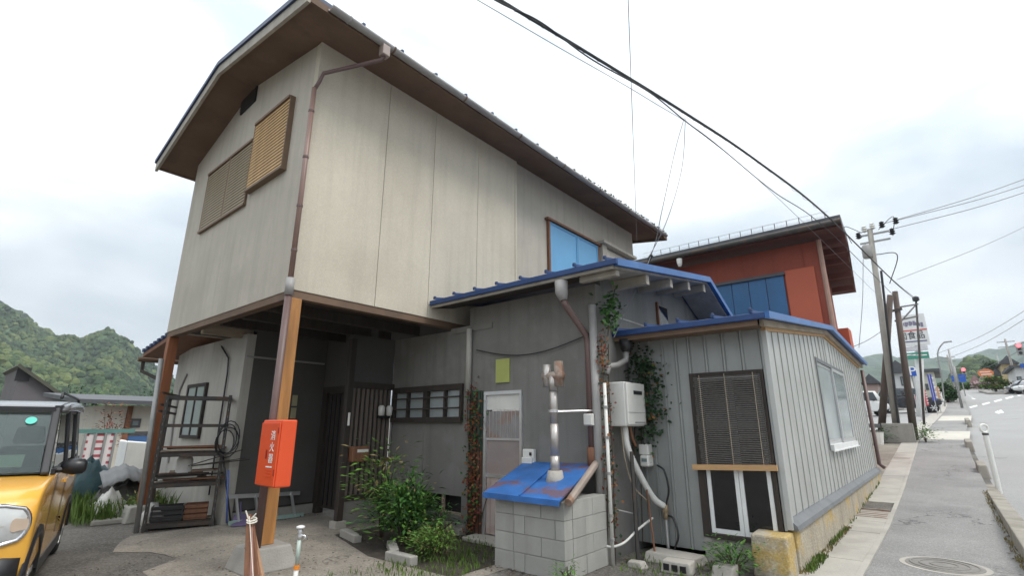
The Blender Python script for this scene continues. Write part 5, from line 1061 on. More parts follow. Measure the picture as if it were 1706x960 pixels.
p0, p1 = LP(118, 705, 60), LP(152, 690, 60); piece(wh, 'wall', cream_w, (p0.x, p1.x, 60, 66, 0, p1.z)); s = MB(); s.prism([(p0.x - .5, 59.5, p1.z), (p1.x + .5, 59.5, p1.z), ((p0.x + p1.x) / 2, 59.5, p1.z + 1.0)], (0, 7, 0)); s.build('roof', roof_d, wh)
# red-and-white printed sheet on a frame
ps_ = thing('printed_sheet_fence', (3.2, 16.5, 0), 'fence sheet with rows of red and white stripes behind the tarp heap', 'fence')
Yp = 16.5; q0, q1 = LP(128, 790, Yp), LP(193, 722, Yp)
shm = bpy.data.materials.new('striped_print'); shm.use_nodes = True; t_ = shm.node_tree
bt = t_.nodes.new('ShaderNodeTexBrick'); bt.inputs['Color1'].default_value = (.42, .09, .10, 1); bt.inputs['Color2'].default_value = (.36, .07, .09, 1); bt.inputs['Mortar'].default_value = (.68, .62, .62, 1); bt.offset = 0
bt.inputs['Scale'].default_value = 1.0; bt.inputs['Mortar Size'].default_value = .055; bt.inputs['Brick Width'].default_value = .34; bt.inputs['Row Height'].default_value = .17
tcn = t_.nodes.new('ShaderNodeTexCoord'); mpn = t_.nodes.new('ShaderNodeMapping'); mpn.inputs['Rotation'].default_value = (R(90), 0, 0)
t_.links.new(tcn.outputs['Object'], mpn.inputs['Vector']); t_.links.new(mpn.outputs['Vector'], bt.inputs['Vector']); t_.links.new(bt.outputs['Color'], t_.nodes['Principled BSDF'].inputs['Base Color'])
piece(ps_, 'sheet', shm, (q0.x, q1.x, Yp, Yp + .02, .05, q1.z))
piece(ps_, 'top_rail', mat('teal_rail', (.10, .22, .20), .6), (q0.x - .2, q1.x + .4, Yp - .03, Yp + .05, q1.z + .001, q1.z + .1))
for k in range(4): MB().tube([(q0.x + (q1.x - q0.x) * k / 3, Yp - .03, 0), (q0.x + (q1.x - q0.x) * k / 3, Yp - .03, q1.z)], .03, 8).build('post', pole_grey, ps_)
fr_ = thing('white_cabinet', (4, 15, 0), 'large white box cabinet standing in the grass beside the striped fence', 'cabinet')
q0, q1 = LP(193, 800, 15.0), LP(243, 735, 15.0); xm = LP(220, 700, 15.0).x
MB().hexa([(q0.x, 15.35, 0), (xm, 15.0, 0), (xm + .2, 15.9, 0), (q0.x + .2, 16.2, 0), (q0.x, 15.35, q1.z + .02), (xm, 15.0, q1.z), (xm + .2, 15.9, q1.z), (q0.x + .2, 16.2, q1.z + .02)]).build('front', white_fr, fr_, bevel=.03)
MB().hexa([(xm + .005, 15.0, 0), (q1.x + .4, 15.3, 0), (q1.x + .5, 16.1, 0), (xm + .21, 15.95, 0), (xm + .005, 15.0, q1.z - .01), (q1.x + .4, 15.3, q1.z - .08), (q1.x + .5, 16.1, q1.z - .08), (xm + .21, 15.95, q1.z - .01)]).build('side', white_pl, fr_, bevel=.02)
def mound(name, c, rx, ry, h, m, label, cat, seed=0, nz=.25, n=18, k=9):
    rows = []
    for i in range(k):
        t = i / (k - 1) * math.pi / 2; row = []
        for j in range(n):
            a = 2 * math.pi * j / n; r_ = 1 + nz * noise.noise(Vector((math.cos(a) * 2 + seed, math.sin(a) * 2, t * 2)))
            row.append((c[0] + rx * math.cos(t) * r_ * math.cos(a), c[1] + ry * math.cos(t) * r_ * math.sin(a), c[2] + h * math.sin(t) * (1 + nz * noise.noise(Vector((a, t * 3, seed + 5))))))
        rows.append(row)
    return tag(MB().grid(rows, True).build(name, m, smooth=True), label, cat)
tarp = mat('dark_teal_tarp', (.018, .055, .062), .6, .25, 4, bump=.6, bscale=7)
p = LP(160, 830, 12.6); mound('tarp_heap', (p.x - .18, 12.6, 0), .42, .4, .86, tarp, 'dark teal tarpaulin draped over a heap behind the car', 'tarp', 1, .3)
p = LP(200, 850, 11.6); mound('debris_heap', (p.x, 11.6, 0), .62, .42, .5, mat('debris', (.07, .065, .058), .95, .4, 5, bump=1, bscale=9), 'low heap of dark debris beside the teal tarp', 'debris', 4, .5)
s = MB(); pc_ = Vector((p.x - .02, 11.5, .55))
s.grid([[pc_ + Vector((-.38 + .75 * i / 14, -.3 + .45 * j / 3, .06 - .30 * abs(i / 14 - .45) + .018 * math.sin(i * 2.2) + .22 * j / 3)) for j in range(4)] for i in range(15)])
o = s.build('sheet_metal', mat('grey_sheet', (.22, .22, .22), .6, .12, 3), smooth=True); md = o.modifiers.new('thick', 'SOLIDIFY'); md.thickness = .03; tag(o, 'bent grey sheet lying on top of the debris heap', 'sheet')
p = LP(182, 842, 10.9); mound('white_bag', (p.x, 10.9, 0), .27, .2, .42, bag, 'white lump-like bag in front of the debris heap', 'bag', 9, .5, 10, 6)
p = LP(205, 856, 10.4); tag(MB().bar((p.x - .4, 10.4, .04), (p.x + .35, 10.3, .04), .2, .08).build('flat_stone', conc, bevel=.02), 'flat grey kerb stone at the back edge of the yard', 'stone')
p = LP(232, 850, 10.6); shrub('dry_bush', (p.x, 10.6, 0), .35, .3, .45, 420, .07, ((leafs['dry'], .5), (leafs['grass'], .5)), 'brownish dry bush at the foot of the rack', 10, 'bush')
p = LP(178, 740, 20); shrub('red_leaf_tree', (p.x, 20, 0), .45, .4, 2.5, 330, .12, ((leafs['red'], .7), (leafs['rust'], .3)), 'small red-leaved tree above the striped fence', 10, 'tree')
for i, (x_, y_, yy_, h_, rr, lab) in enumerate(((133, 735, 45, 4.0, 2.5, 'rounded dark tree at the mountain foot left of the cream house'), (262, 735, 50, 5.0, 3.2, 'dark tree showing beyond the rack uprights'), (105, 735, 70, 6.0, 4.0, 'broad far tree above the car roof'))):
    p = LP(x_, y_, yy_); shrub('far_tree', (p.x, yy_, 0), rr, rr, h_, 1500, .32, ((leafs['dark'], .4), (leafs['green'], .6)), lab, 12, 'tree', group='trees beyond the yard')

# ---------------------------------------------------------------- red house beyond the annex
rd = mat('red_brown_wall', (.28, .065, .04), .8, .1, 1.5, streak=.25, scol=(.12, .03, .02)); rd2 = mat('brick_red_panel', (.45, .108, .058), .75, .06, 1.2); navy = mat('navy_shutter', (.03, .12, .27), .5, .1, 2, streak=.2)
XR = 17.4
rh = thing('red_house', (19, 5, zr(18)), 'two-storey red-brown house with navy shutters beyond the annex', 'house')
Yc0 = onx(1367, 450, XR).y; zt = onx(1340, 405, XR).z
piece(rh, 'front_wall', rd, (XR, XR + .15, Yc0, 10.5, zr(17), zt))
for k in range(9): piece(rh, 'wall_batten', rd, (XR - .015, XR - .001, Yc0 + .4 + k * .9, Yc0 + .43 + k * .9, zr(17), zt - .02))
s = MB(); s.hexa([(XR + .151, Yc0, zr(17)), (22.2, Yc0 + .35, zr(22)), (22.2, Yc0 + .55, zr(22)), (XR + .151, Yc0 + .2, zr(17)), (XR + .151, Yc0, zt), (22.2, Yc0 + .35, zt), (22.2, Yc0 + .55, zt), (XR + .151, Yc0 + .2, zt)]); s.build('street_wall', rd, rh)
a, b_ = onx(1308, 455, XR), onx(1372, 530, XR); piece(rh, 'front_panel', rd2, (XR - .06, XR - .001, b_.y + .02, a.y, zr(17) + 2.6, onx(1310, 452, XR).z - .0))
a2 = onx(1195, 480, XR); zs_ = onx(1290, 462, XR).z
for k in range(4):
    y0 = a.y + .06 + k * (a2.y - a.y) / 4; piece(rh, 'shutter', navy, (XR - .05, XR - .001, y0, y0 + (a2.y - a.y) / 4 - .02, zr(17) + 3.0, zs_))
piece(rh, 'shutter_head', roof_d, (XR - .12, XR - .001, a.y, a2.y + .2, zs_ + .001, zs_ + .10)); piece(rh, 'bay_base', red_wood, (XR - .16, XR - .061, b_.y, a.y, zr(17) + 2.3, zr(17) + 2.599))
MB().tube([(XR - .02, Yc0 - .08, zt), (XR - .02, Yc0 - .08, zr(17))], .07, 8).build('corner_pipe', mat('pinkish_pipe', (.36, .22, .17), .6), rh)
e0 = onx(1402, 372, XR - .75); e1 = onx(1085, 440, XR - .75); ez = (e0.z + e1.z) / 2; ef = onx(1426, 484, 22.8)
def rq(x, y, z): return Vector((x, y, z))
A_, B_, C_, D_ = rq(XR - .75, e0.y, ez), rq(XR - .75, 11.2, ez), rq(22.8, 11.2, ef.z), rq(22.8, ef.y, ef.z)
M0, M1 = rq(19.6, e0.y + .15, ez + .25), rq(19.6, 11.2, ez + .25)
for (p, q, r_, t) in ((A_, B_, M1, M0), (M0, M1, C_, D_)):
    up_ = Vector((0, 0, .28)); MB().hexa([p, q, r_, t, p + up_, q + up_, r_ + up_, t + up_]).build('roof_slope', roof_d, rh)
for (p, q, r_, t) in ((A_, B_, M1, M0), (M0, M1, C_, D_)):
    sh = Vector((0, 0, -.05)); MB().hexa([p + sh * 1.5, q + sh * 1.5, r_ + sh * 1.5, t + sh * 1.5, p + sh * .1, q + sh * .1, r_ + sh * .1, t + sh * .1]).build('soffit', mat('dark_red_soffit', (.10, .035, .028), .8) if 'dark_red_soffit' not in MATS else MATS['dark_red_soffit'], rh)
MB().tube([A_ + Vector((-.09, 0, .06)), B_ + Vector((-.09, 0, .06))], .09, 8).build('gutter', rack_steel, rh, smooth=True)
for k in range(5):
    x = XR + .3 + k * 1.05; y = Yc0 + .07 * k; ey = e0.y + (ef.y - e0.y) * (k / 5) + .05; zz = ez + .02 if x < 19.6 else ez - (x - 19.6) * (ez + .1 - ef.z) / 3.2
    MB().bar((x, y, zz - .2), (x, ey, zz - .2), .12, .2).build('bracket', MATS['dark_red_soffit'], rh)
nS = 17
for k in range(nS):
    y = e0.y + .4 + k * (e1.y - e0.y) / nS; MB().tube([(XR - .5, y, ez + .28), (XR - .5, y, ez + .56)], .012, 5).build('snow_guard_post', rack_steel, rh)
for z in (.42, .56): MB().tube([(XR - .5, e0.y + .3, ez + z), (XR - .5, e1.y + .4, ez + z)], .009, 5).build('snow_guard_rail', alu, rh)
p = onx(1132, 436, XR - .85); MB().lathe((XR - .85, p.y, ez - .35), [(.05, 0), (.09, .1), (.1, .28)], 10).build('rainwater_head', white_pl, rh)
piece(rh, 'street_bay', rd2, (20.6, 21.4, Yc0 - .12, Yc0 + .2, zr(20) + 2.6, zr(20) + 4.3)); piece(rh, 'lower_annexe', mat('pale_shop_wall', (.62, .60, .57), .85, .08, 2), (22.4, 24.8, Yc0 + .3, Yc0 + 4, zr(22), zr(22) + 3.2))

# ---------------------------------------------------------------- poles, cables, signs along the street
pole_c = mat('concrete_pole', (.33, .31, .28), .9, .15, 2, streak=.3); timber_p = mat('creosoted_pole', (.115, .088, .075), .9, .25, 2, stretch=(4, 4, .4))
def pole(name, X, base_px, top_px, r0, r1, m, label, cat='utility pole', group='street poles'):
    b = onx(base_px[0], base_px[1], X); t = onx(top_px[0], top_px[1], X); o = thing(name, (X, b.y, zr(X)), label, cat, group)
    MB().tube([(X, b.y, zr(X) - .2), (X, t.y, t.z)], [r0, r1], 14).build('shaft', m, o, smooth=True); return o, Vector((X, b.y, zr(X))), t
pa_, b0, t0 = pole('utility_pole', 26.0, (1494, 722), (1449, 382), .14, .10, pole_c, 'tall concrete utility pole with transformer gear on its top')
for k, (dx, dz, ln_) in enumerate(((-.05, -.25, .9), (-.1, -.6, .8))): MB().bar(t0 + Vector((0, .45, dz)), t0 + Vector((0, -.65, dz)), .07, .07).build('crossarm', pole_grey, pa_)
for k, (dy, dz) in enumerate(((.2, .05), (-.1, .12), (-.45, .1), (-.75, -.3), (-.95, .15), (.45, -.2))):
    MB().lathe((26.0, t0.y + dy, t0.z + dz - .15), [(.05, 0), (.12, .05), (.06, .1), (.12, .15), (.06, .2), (.1, .25), (.03, .3)], 10).build('insulator', blackp if k > 1 else white_pl, pa_)
MB().lathe((25.8, t0.y + .25, t0.z - 1.35), [(.16, 0), (.19, .05), (.19, .5), (.12, .6)], 12).build('transformer', gut_grey, pa_, smooth=True)
for s_ in (-1, 1): MB().tube(bez([t0 + Vector((0, -.3 * s_, -.1)), t0 + Vector((0, -.9 * s_, .35)), t0 + Vector((0, -.75 * s_, -.5))]), .015, 5).build('jumper_wire', blackp, pa_)
MB().tube(bez([t0 + Vector((0, -.05, -1.2)), t0 + Vector((-.1, -.75, -1.4)), t0 + Vector((-.1, -.3, -2.6))]), .02, 5).build('jumper_wire', blackp, pa_)
MB().tube([b0 + Vector((-.2, -.08, .0)), t0 + Vector((-.16, -.1, -2.0))], .045, 6).build('cable_duct', black, pa_)
pt, b1, t1 = pole('timber_pole', 26.6, (1523, 732), (1491, 486), .14, .10, timber_p, 'brown timber pole beside the concrete planter wall')
pb_, b2, t2 = pole('brace_pole', 26.3, (1459, 700), (1483, 492), .14, .11, timber_p, 'slanting timber brace pole crossing behind the concrete pole')
pd, b3, t3 = pole('steel_mast', 36.0, (1537, 700), (1526, 500), .06, .05, rack_steel, 'slim dark steel mast tied to the timber pole by cross bars', 'mast')
for py1, py2 in ((513, 507), (535, 527)):
    MB().bar(onx(1492, py1, 26.6), onx(1529, py2, 36.0), .07, .07).build('cross_bar', rack_steel, pd)
MB().bar(onx(1497, 540, 26.6), onx(1526, 508, 36.0), .05, .05).build('diagonal', rack_steel, pd); MB().lathe(tuple(t3 - Vector((0, 0, .1))), [(.05, 0), (.16, .05), (.16, .25), (.05, .32)], 8).build('insulator', blackp, pd)
MB().bar(onx(1478, 520, 26.3), onx(1502, 515, 26.6), .1, .1).build('tie_bar', rack_steel, pb_)
cw = thing('planter_wall', (25.8, 2.0, zr(26)), 'low grey concrete wall at the feet of the poles', 'wall'); q0, q1 = onx(1476, 720, 25.6), onx(1521, 720, 25.6)
piece(cw, 'wall', conc, (25.4, 25.6, q1.y - .05, q0.y + .1, zr(25.4), zr(25.4) + .75), bevel=.02)
for k in range(3): piece(cw, 'side_rail', tin_dark, (25.2, 25.25, q0.y + .12, q0.y + 1.1, zr(25) + .1 + k * .25, zr(25) + .26 + k * .25))
tub = thing('plant_tub', (24.6, 2.75, zr(24.6)), 'pale plastic tub below the brace pole', 'tub'); tb = onx(1461, 735, 24.6); MB().lathe((24.6, tb.y, zr(24.6)), [(.2, 0), (.26, .45), (.28, .47), (.22, .47)], 14).build('tub', white_pl, tub)
p = onx(1538, 728, 25.9); shrub('bright_weed', (25.9, p.y - .05, zr(25.9)), .35, .3, .55, 260, .12, ((leafs['bright'], 1.0),), 'bright green weed at the foot of the timber pole', 8, 'weeds')
p = onx(1483, 728, 25.2); shrub('planter_plant', (25.1, p.y + .3, zr(25)), .3, .5, .7, 260, .12, ((leafs['green'], .7), (leafs['dark'], .3)), 'dark green plant against the low concrete wall', 8, 'plant')
# cables: photo points with a plausible height each
wire_m = mat('cable_black', (.03, .03, .032), .6, .1)
wire_l = mat('thin_cable_grey', (.16, .165, .17), .6, .1)
def cable(name, pts, r, label, m=wire_m, group='overhead cables', end=None):
    ps = [onz(x, y, z) for x, y, z in pts]
    if end: ps.append(Vector(end))
    return tag(MB().tube(bez([tuple(p) for p in ps], 8), r, 6).build(name, m), label, 'cable', group)
C1 = [(640, -125, 6.3), (830, -2, 6.3), (985, 92, 6.3), (1140, 188, 6.35), (1260, 268, 6.55), (1380, 362, 6.8)]
cable('overhead_cable', C1 + [(1490, 470, 7.1)], .017, 'thick black cable bundle sweeping across the sky to the steel mast', end=tuple(t3))
cable('overhead_cable', [(x - 3, y - 4, z + .02) for x, y, z in C1] + [(1488, 467, 7.1)], .012, 'thin black cable lashed to the thick bundle', end=tuple(t3 + Vector((0, 0, .1))))
hl = thing('cable_spiral', tuple(onz(985, 92, 6.3)), 'loose helical tie wrapping the thick cable bundle', 'cable', 'overhead cables')
pp = bez([tuple(onz(*q)) for q in C1], 60); MB().tube([p + Vector((0, math.cos(i * .7) * .022, math.sin(i * .7) * .022)) for i, p in enumerate(pp)], .003, 4, False).build('tie', wire_m, hl)
cable('overhead_cable', [(640, -110, 6.1), (826, 0, 6.1), (900, 36, 6.1), (985, 98, 6.1), (1080, 152, 6.15), (1140, 200, 6.2), (1205, 250, 6.3), (1290, 320, 6.5), (1380, 384, 6.6)], .010, 'sagging slack cable hanging just below the thick bundle', end=tuple(t1 + Vector((0, 0, -.3))))
cable('overhead_cable', [(640, -90, 6.0), (800, 2, 6.0), (930, 78, 6.0), (1080, 165, 6.0), (1200, 245, 6.1), (1340, 372, 6.3)], .005, 'faint thin wire running below the slack cable', wire_l, end=tuple(t1 + Vector((0, .2, -.8))))
cable('drop_wire', [(1140, 196, 6.2), (1125, 250, 5.6), (1103, 350, 4.6), (1085, 425, 3.95)], .006, 'left of two drop wires falling to the blue wing roof', wire_l, end=(5.75, 3.1, 2.6))
cable('drop_wire', [(1142, 198, 6.2), (1136, 280, 5.4), (1112, 365, 4.5), (1082, 428, 3.95)], .006, 'right of two drop wires falling to the blue wing roof', wire_l)
tag(MB().tube([onz(1086, 425, 3.95), onz(1080, 434, 3.88)], .03, 8).build('wire_clamp', rack_steel), 'dark clamp where the drop wires meet above the wing roof', 'clamp')
tag(MB().tube([tuple(onz(1045, -40, 7.8)), tuple(ony(1061, 402, 5.5))], .007, 5).build('steep_wire', wire_l), 'single thin wire dropping steeply to the end of the house roof', 'cable', 'overhead cables')
for k, (dy, dz, yy_) in enumerate(((-.45, .12, 293), (-.95, .15, 305), (-.75, -.2, 317))):
    e = onx(1760, yy_ - 14, 34); cable('power_line', [], .014, ('upper', 'middle', 'lower')[k] + ' of three power lines leaving the pole top to the right', wire_l, end=None) if 0 else tag(MB().tube(bez([tuple(t0 + Vector((0, dy, dz))), tuple((t0 + Vector((0, dy, dz))).lerp(e, .5) - Vector((0, 0, .12))), tuple(e)]), .016, 5).build('power_line', wire_l), ('upper', 'middle', 'lower')[k] + ' of three power lines leaving the pole top to the right', 'cable', 'overhead cables')
e = onx(1760, 352, 40); tag(MB().tube(bez([tuple(onx(1495, 466, 26.6)), tuple(onx(1495, 466, 26.6).lerp(e, .5) - Vector((0, 0, .15))), tuple(e)]), .012, 5).build('power_line', wire_l), 'single thin line crossing the sky below the three power lines', 'cable', 'overhead cables')
for k, (ya, yb) in enumerate(((590, 478), (604, 492), (640, 545))):
    e0_, e1_ = onx(1560, ya, 75), onx(1770, yb, 48); tag(MB().tube(bez([tuple(e0_), tuple(e0_.lerp(e1_, .5) - Vector((0, 0, .5))), tuple(e1_)]), .018, 5).build('far_line', wire_l), ('upper', 'middle', 'lower')[k] + ' of the faint far lines over the road on the right', 'cable', 'overhead cables')
e0_, e1_ = onx(1420, 640, 34), t0 + Vector((0, 0, -4.0)); tag(MB().tube(bez([tuple(onx(1390, 590, 26)), tuple(onx(1440, 570, 26)), tuple(b0.lerp(t0, .5))]), .012, 5).build('service_wire', wire_l), 'thin service wire from the red house to the concrete pole', 'cable', 'overhead cables')
tag(MB().tube(bez([tuple(onx(1438, 432, 25.9)), tuple(onx(1437, 500, 25.9)), tuple(onx(1431, 580, 25.9))]), .012, 5).build('hanging_wire', wire_l), 'thin wire hanging straight down beside the concrete pole', 'cable', 'overhead cables')

# roadside sign tower
def quad_x(X, pts): return [onx(x, y, X) for x, y in pts]
stw = thing('sign_tower', (44, .9, zr(44)), 'tall white roadside sign tower with black characters and a green strip', 'sign')
XSn = 44.0
def panel(parent, name, m, X, x0, x1, y0, y1, thick=.25):
    ym, xm_ = (y0 + y1) / 2, (x0 + x1) / 2; return piece(parent, name, m, (X, X + thick, onx(x1, ym, X).y, onx(x0, ym, X).y, onx(xm_, y1, X).z, onx(xm_, y0, X).z))
sb = onx(1532, 690, XSn); top_s = onx(1529, 540, XSn)
MB().tube([(XSn + .6, sb.y, zr(XSn) - .1), (XSn + .6, top_s.y, top_s.z)], .24, 12).build('mast', white_fr, stw, smooth=True)
SPN = panel(stw, 'main_board', white_fr, XSn, 1497, 1545, 524, 576)
SP2 = panel(stw, 'lower_board', mat('pale_grey_board', (.60, .59, .62), .6), XSn + .05, 1499, 1546, 577.5, 584.5); panel(stw, 'blue_rule', mat('navy_rule', (.06, .06, .2), .6), XSn - .02, 1497, 1545, 568.5, 570, .019); panel(stw, 'red_rule', mat('red_rule', (.62, .12, .10), .6), XSn - .02, 1497, 1545, 549.5, 551.5, .019)
SG = panel(stw, 'green_board', mat('green_board2', (.05, .27, .19), .6), XSn + .02, 1503, 1548, 587.5, 598)
c = onx(1519, 560, XSn); text('肉食品', .60, (XSn - .012, c.y, c.z), (0, -1, 0), (0, 0, 1), black_txt, 'lettering', SPN, depth=.01, sx=.8)
for k in range(5):
    q = onx(1508 + k * 6.6, 541 - 2.2 * math.sin(math.pi * k / 4), XSn - .03); piece(SPN, 'small_character', mat('grey_ink', (.22, .2, .28), .6) if 'grey_ink' not in MATS else MATS['grey_ink'], (XSn - .012, XSn - .001, q.y - .11, q.y + .02, q.z - .16, q.z + .16), (XSn - .012, XSn - .001, q.y + .04, q.y + .11, q.z - .1, q.z + .12))
for k in range(4):
    q = onx(1515 + k * 8, 592, XSn); piece(SG, 'character_stroke', white_txt, (XSn + .008, XSn + .019, q.y - .17, q.y + .17, q.z - .03, q.z + .05))
pk = thing('parking_sign', (40, 1.5, zr(40)), 'blue square parking sign with a white letter P', 'sign'); PB = panel(pk, 'board', mat('sign_blue', (.02, .10, .46), .5), 40.0, 1514, 1526, 611, 627, .1)
c = onx(1520, 619, 40); text('P', .78, (39.99, c.y, c.z), (0, -1, 0), (0, 0, 1), white_txt, 'letter', PB, depth=.01)
MB().tube([(40.05, c.y, zr(40)), (40.05, c.y, c.z - .3)], .05, 8).build('post', alu, pk)
for i, (x0, x1, y0, y1, m_, lab, X_) in enumerate(((1549, 1556, 624, 668, mat('banner_blue', (.08, .10, .42), .7), 'blue and white upright shop banner at the parking lot edge', 47.0), (1538, 1545, 650, 676, mat('banner_red', (.62, .10, .12), .7), 'red upright shop banner beside the sign tower', 46.0), (1560, 1567, 645, 672, mat('banner_orange', (.62, .35, .22), .7), 'faded orange shop banner nearest the street lamp', 50.0), (1525, 1529, 660, 675, MATS['banner_red'], 'narrow red banner strip left of the sign tower', 46.5))):
    bn = thing('shop_banner', (X_, onx(x0, y1, X_).y, zr(X_)), lab, 'banner', 'shop banners'); P_ = panel(bn, 'cloth', m_, X_, x0, x1, y0, y1, .03)
    q = onx(x0, y0, X_); MB().tube([(X_ + .015, q.y + .05, zr(X_)), (X_ + .015, q.y + .05, q.z + .1)], .025, 6).build('pole', alu, bn)
    qa, qb = onx((x0 + x1) / 2, y0 + 2, X_), onx((x0 + x1) / 2, y1 - 2, X_)
    for k in range(5):
        z = qa.z + (qb.z - qa.z) * (k + .5) / 5; hh = abs(qa.z - qb.z) / 5 * .34; wq = (qa - onx(x0, y0, X_)).length * .5
        piece(P_, 'character_mark', white_txt, (X_ - .012, X_ - .001, qa.y - wq, qa.y + wq * .7, z - hh * .2, z + hh * .4), (X_ - .012, X_ - .001, qa.y - wq * .3, qa.y + wq * .3, z - hh, z - hh * .3))

# ---------------------------------------------------------------- parked vehicles and shops
def small_car(name, front, head, k, m, label, van=False):
    o = thing(name, front, label, 'van' if van else 'car', 'cars'); C_ = Car(front, head, o); C_.k = k
    pr = [(.0, .25), (.0, .72), (.1, .9), (.75, 1.02), (3.3, 1.05), (3.39, .8), (3.38, .25)] if not van else [(.0, .25), (.0, .7), (.12, .95), (.5, 1.02), (3.3, 1.05), (3.39, .8), (3.38, .25)]
    C_.skin('body', m, pr, [-.735, -.72, -.6, 0, .6, .72, .735], [.04, .01, 0, 0, 0, .01, .04], .12, sub=1)
    g_ = [(.75, 1.0), (1.25, 1.55), (3.1, 1.6), (3.32, 1.03)] if not van else [(.42, 1.0), (.8, 1.75), (3.25, 1.82), (3.36, 1.03)]
    C_.skin('cabin', m, g_, [-.69, -.67, -.6, 0, .6, .67, .69], [.04, .01, 0, 0, 0, .01, .04], 0, sub=0)
    zt = g_[1][1]
    for w0 in (1, -1):
        for u0, u1 in ((1.3 if not van else .95, 1.95), (2.05, 2.75)): C_.part('side_window', wind, [(u0 - .2 if u0 < 1.9 else u0, w0 * .695, 1.08), (u1, w0 * .695, 1.08), (u1, w0 * .695, zt - .08), (u0, w0 * .695, zt - .08)], .006 * w0)
        b = MB(); c = C_.P(.02, w0 * .55, .72); b.tube([c - C_.f * .05, c + C_.f * .03], .1 * k, 12); b.build('headlight', lens, o)
        MB().bar(C_.P(1.0, w0 * .74, 1.1), C_.P(1.0, w0 * .9, 1.12), .1, .12).build('wing_mirror', blackp, o)
        for u in (.6, 2.8): C_.wheel(u, w0 * .65, .29, w0)
    C_.part('windshield', wind, [(g_[0][0] - .005, -.58, 1.08), (g_[0][0] - .005, .58, 1.08), (g_[1][0] - .03, .54, zt - .05), (g_[1][0] - .03, -.54, zt - .05)], -.012)
    C_.part('rear_window', wind, [(3.335, -.55, 1.1), (3.335, .55, 1.1), (3.16, .52, zt - .08), (3.16, -.52, zt - .08)], .012)
    return o
navy_p = mat('black_car_paint', (.012, .014, .02), .18, .02, 1, coat=.8); white_p = mat('white_car_paint', (.72, .72, .71), .3, .02, 1, coat=.4)
YD = onx(1553, 690, 50).y
small_car('parked_car', (50.2, YD - .75, zr(50)), (.15, -1), 1.18, navy_p, 'dark hatchback parked at the lot edge behind the timber pole')
small_car('parked_van', (46, onx(1488, 695, 46).y + .1, zr(46)), (.25, -1), 1.0, white_p, 'small white van seen between the two crossed poles', True)
def block_house(name, X, x0, x1, ytop, depth, m, label, roof='flat', wins=(), base=0.0, rm=roof_d, cat='building', group=None, rh=1.2):
    a, b = onx(x0, ytop, X), onx(x1, ytop, X); o = thing(name, (X, (a.y + b.y) / 2, zr(X)), label, cat, group)
    y0, y1 = min(a.y, b.y), max(a.y, b.y); z0, z1 = zr(X) - .3, (a.z + b.z) / 2
    piece(o, 'wall', m, (X, X + depth, y0, y1, z0, z1))
    if roof == 'gable': s = MB(); s.prism([(X - .4, y0 - .4, z1 + .01), (X - .4, y1 + .4, z1 + .01), (X - .4, (y0 + y1) / 2, z1 + rh)], (depth + .8, 0, 0)); s.build('roof', rm, o)
    else: piece(o, 'roof', rm, (X - .5, X + depth + .3, y0 - .5, y1 + .5, z1 + .001, z1 + .28))
    for (wx0, wx1, wy0, wy1) in wins:
        p, q = onx(wx0, wy0, X), onx(wx1, wy1, X); W_ = piece(o, 'window', roof_d, (X - .06, X - .001, q.y, p.y, q.z, p.z)); piece(W_, 'pane', glass_g, (X - .07, X - .061, q.y + .1, p.y - .1, q.z + .1, p.z - .1))
    return o
block_house('shop_building', 66, 1512, 1556, 621, 9, mat('shop_cream', (.62, .61, .52), .85, .06, .5), 'cream shop building with a flat dark roof behind the sign tower', wins=((1541, 1548, 640, 650),))
block_house('white_house', 60, 1478, 1514, 622, 8, mat('house_white', (.60, .60, .60), .85, .06, .5), 'white two-storey house left of the cream shop', 'gable', ((1499, 1508, 628, 643), (1484, 1492, 640, 650)))
block_house('low_shop', 56, 1448, 1503, 667, 6, mat('low_shop_wall', (.45, .42, .36), .85, .1, .5), 'low grey-roofed shop with a dark maroon awning', wins=((1476, 1484, 676, 684),))
aw = onx(1465, 671, 55); aw2 = onx(1502, 678, 55); tag(MB().box(54.4, 55.4, aw2.y, aw.y, aw2.z, aw.z).build('awning', mat('maroon_cloth', (.09, .02, .025), .8)), 'dark maroon awning over the low shop front', 'awning')
block_house('pink_roof_house', 75, 1440, 1462, 640, 8, mat('pinkish_wall', (.45, .33, .30), .85, .1, .5), 'pinkish far house seen beside the annex downspout', 'gable')
# right side of the road
block_house('white_corner_house', 88, 1690, 1740, 612, 10, mat('corner_white', (.66, .66, .65), .85, .05, .5), 'white two-storey building at the right edge across the road', wins=((1693, 1703, 628, 634), (1697, 1706, 641, 648)))
block_house('yellow_house', 100, 1668, 1692, 607, 8, mat('ochre_wall', (.50, .40, .22), .85, .08, .5), 'ochre house across the road left of the white corner building', 'gable', ((1673, 1678, 614, 620),))
block_house('grey_shed_house', 104, 1655, 1670, 628, 6, mat('taupe_wall', (.34, .30, .28), .85, .08, .5), 'small taupe house behind the yellow-green bush', 'gable')
for i, (x0, x1, yt, X_) in enumerate(((1618, 1634, 640, 122), (1634, 1650, 637, 120), (1646, 1660, 632, 118))):
    block_house('far_house', X_, x0, x1, yt, 7, mat('far_wall%d' % i, ((.55, .45, .45), (.6, .55, .53), (.45, .42, .42))[i], .85, .08, .5), ('far pinkish house at the end of the road', 'far pale house in the middle of the row at the road end', 'far grey house right of the row at the road end')[i], 'gable', cat='house', group='far houses', rh=1.6, rm=mat('far_roof%d' % i, ((.33, .2, .2), (.3, .27, .27), (.2, .19, .2))[i], .8))
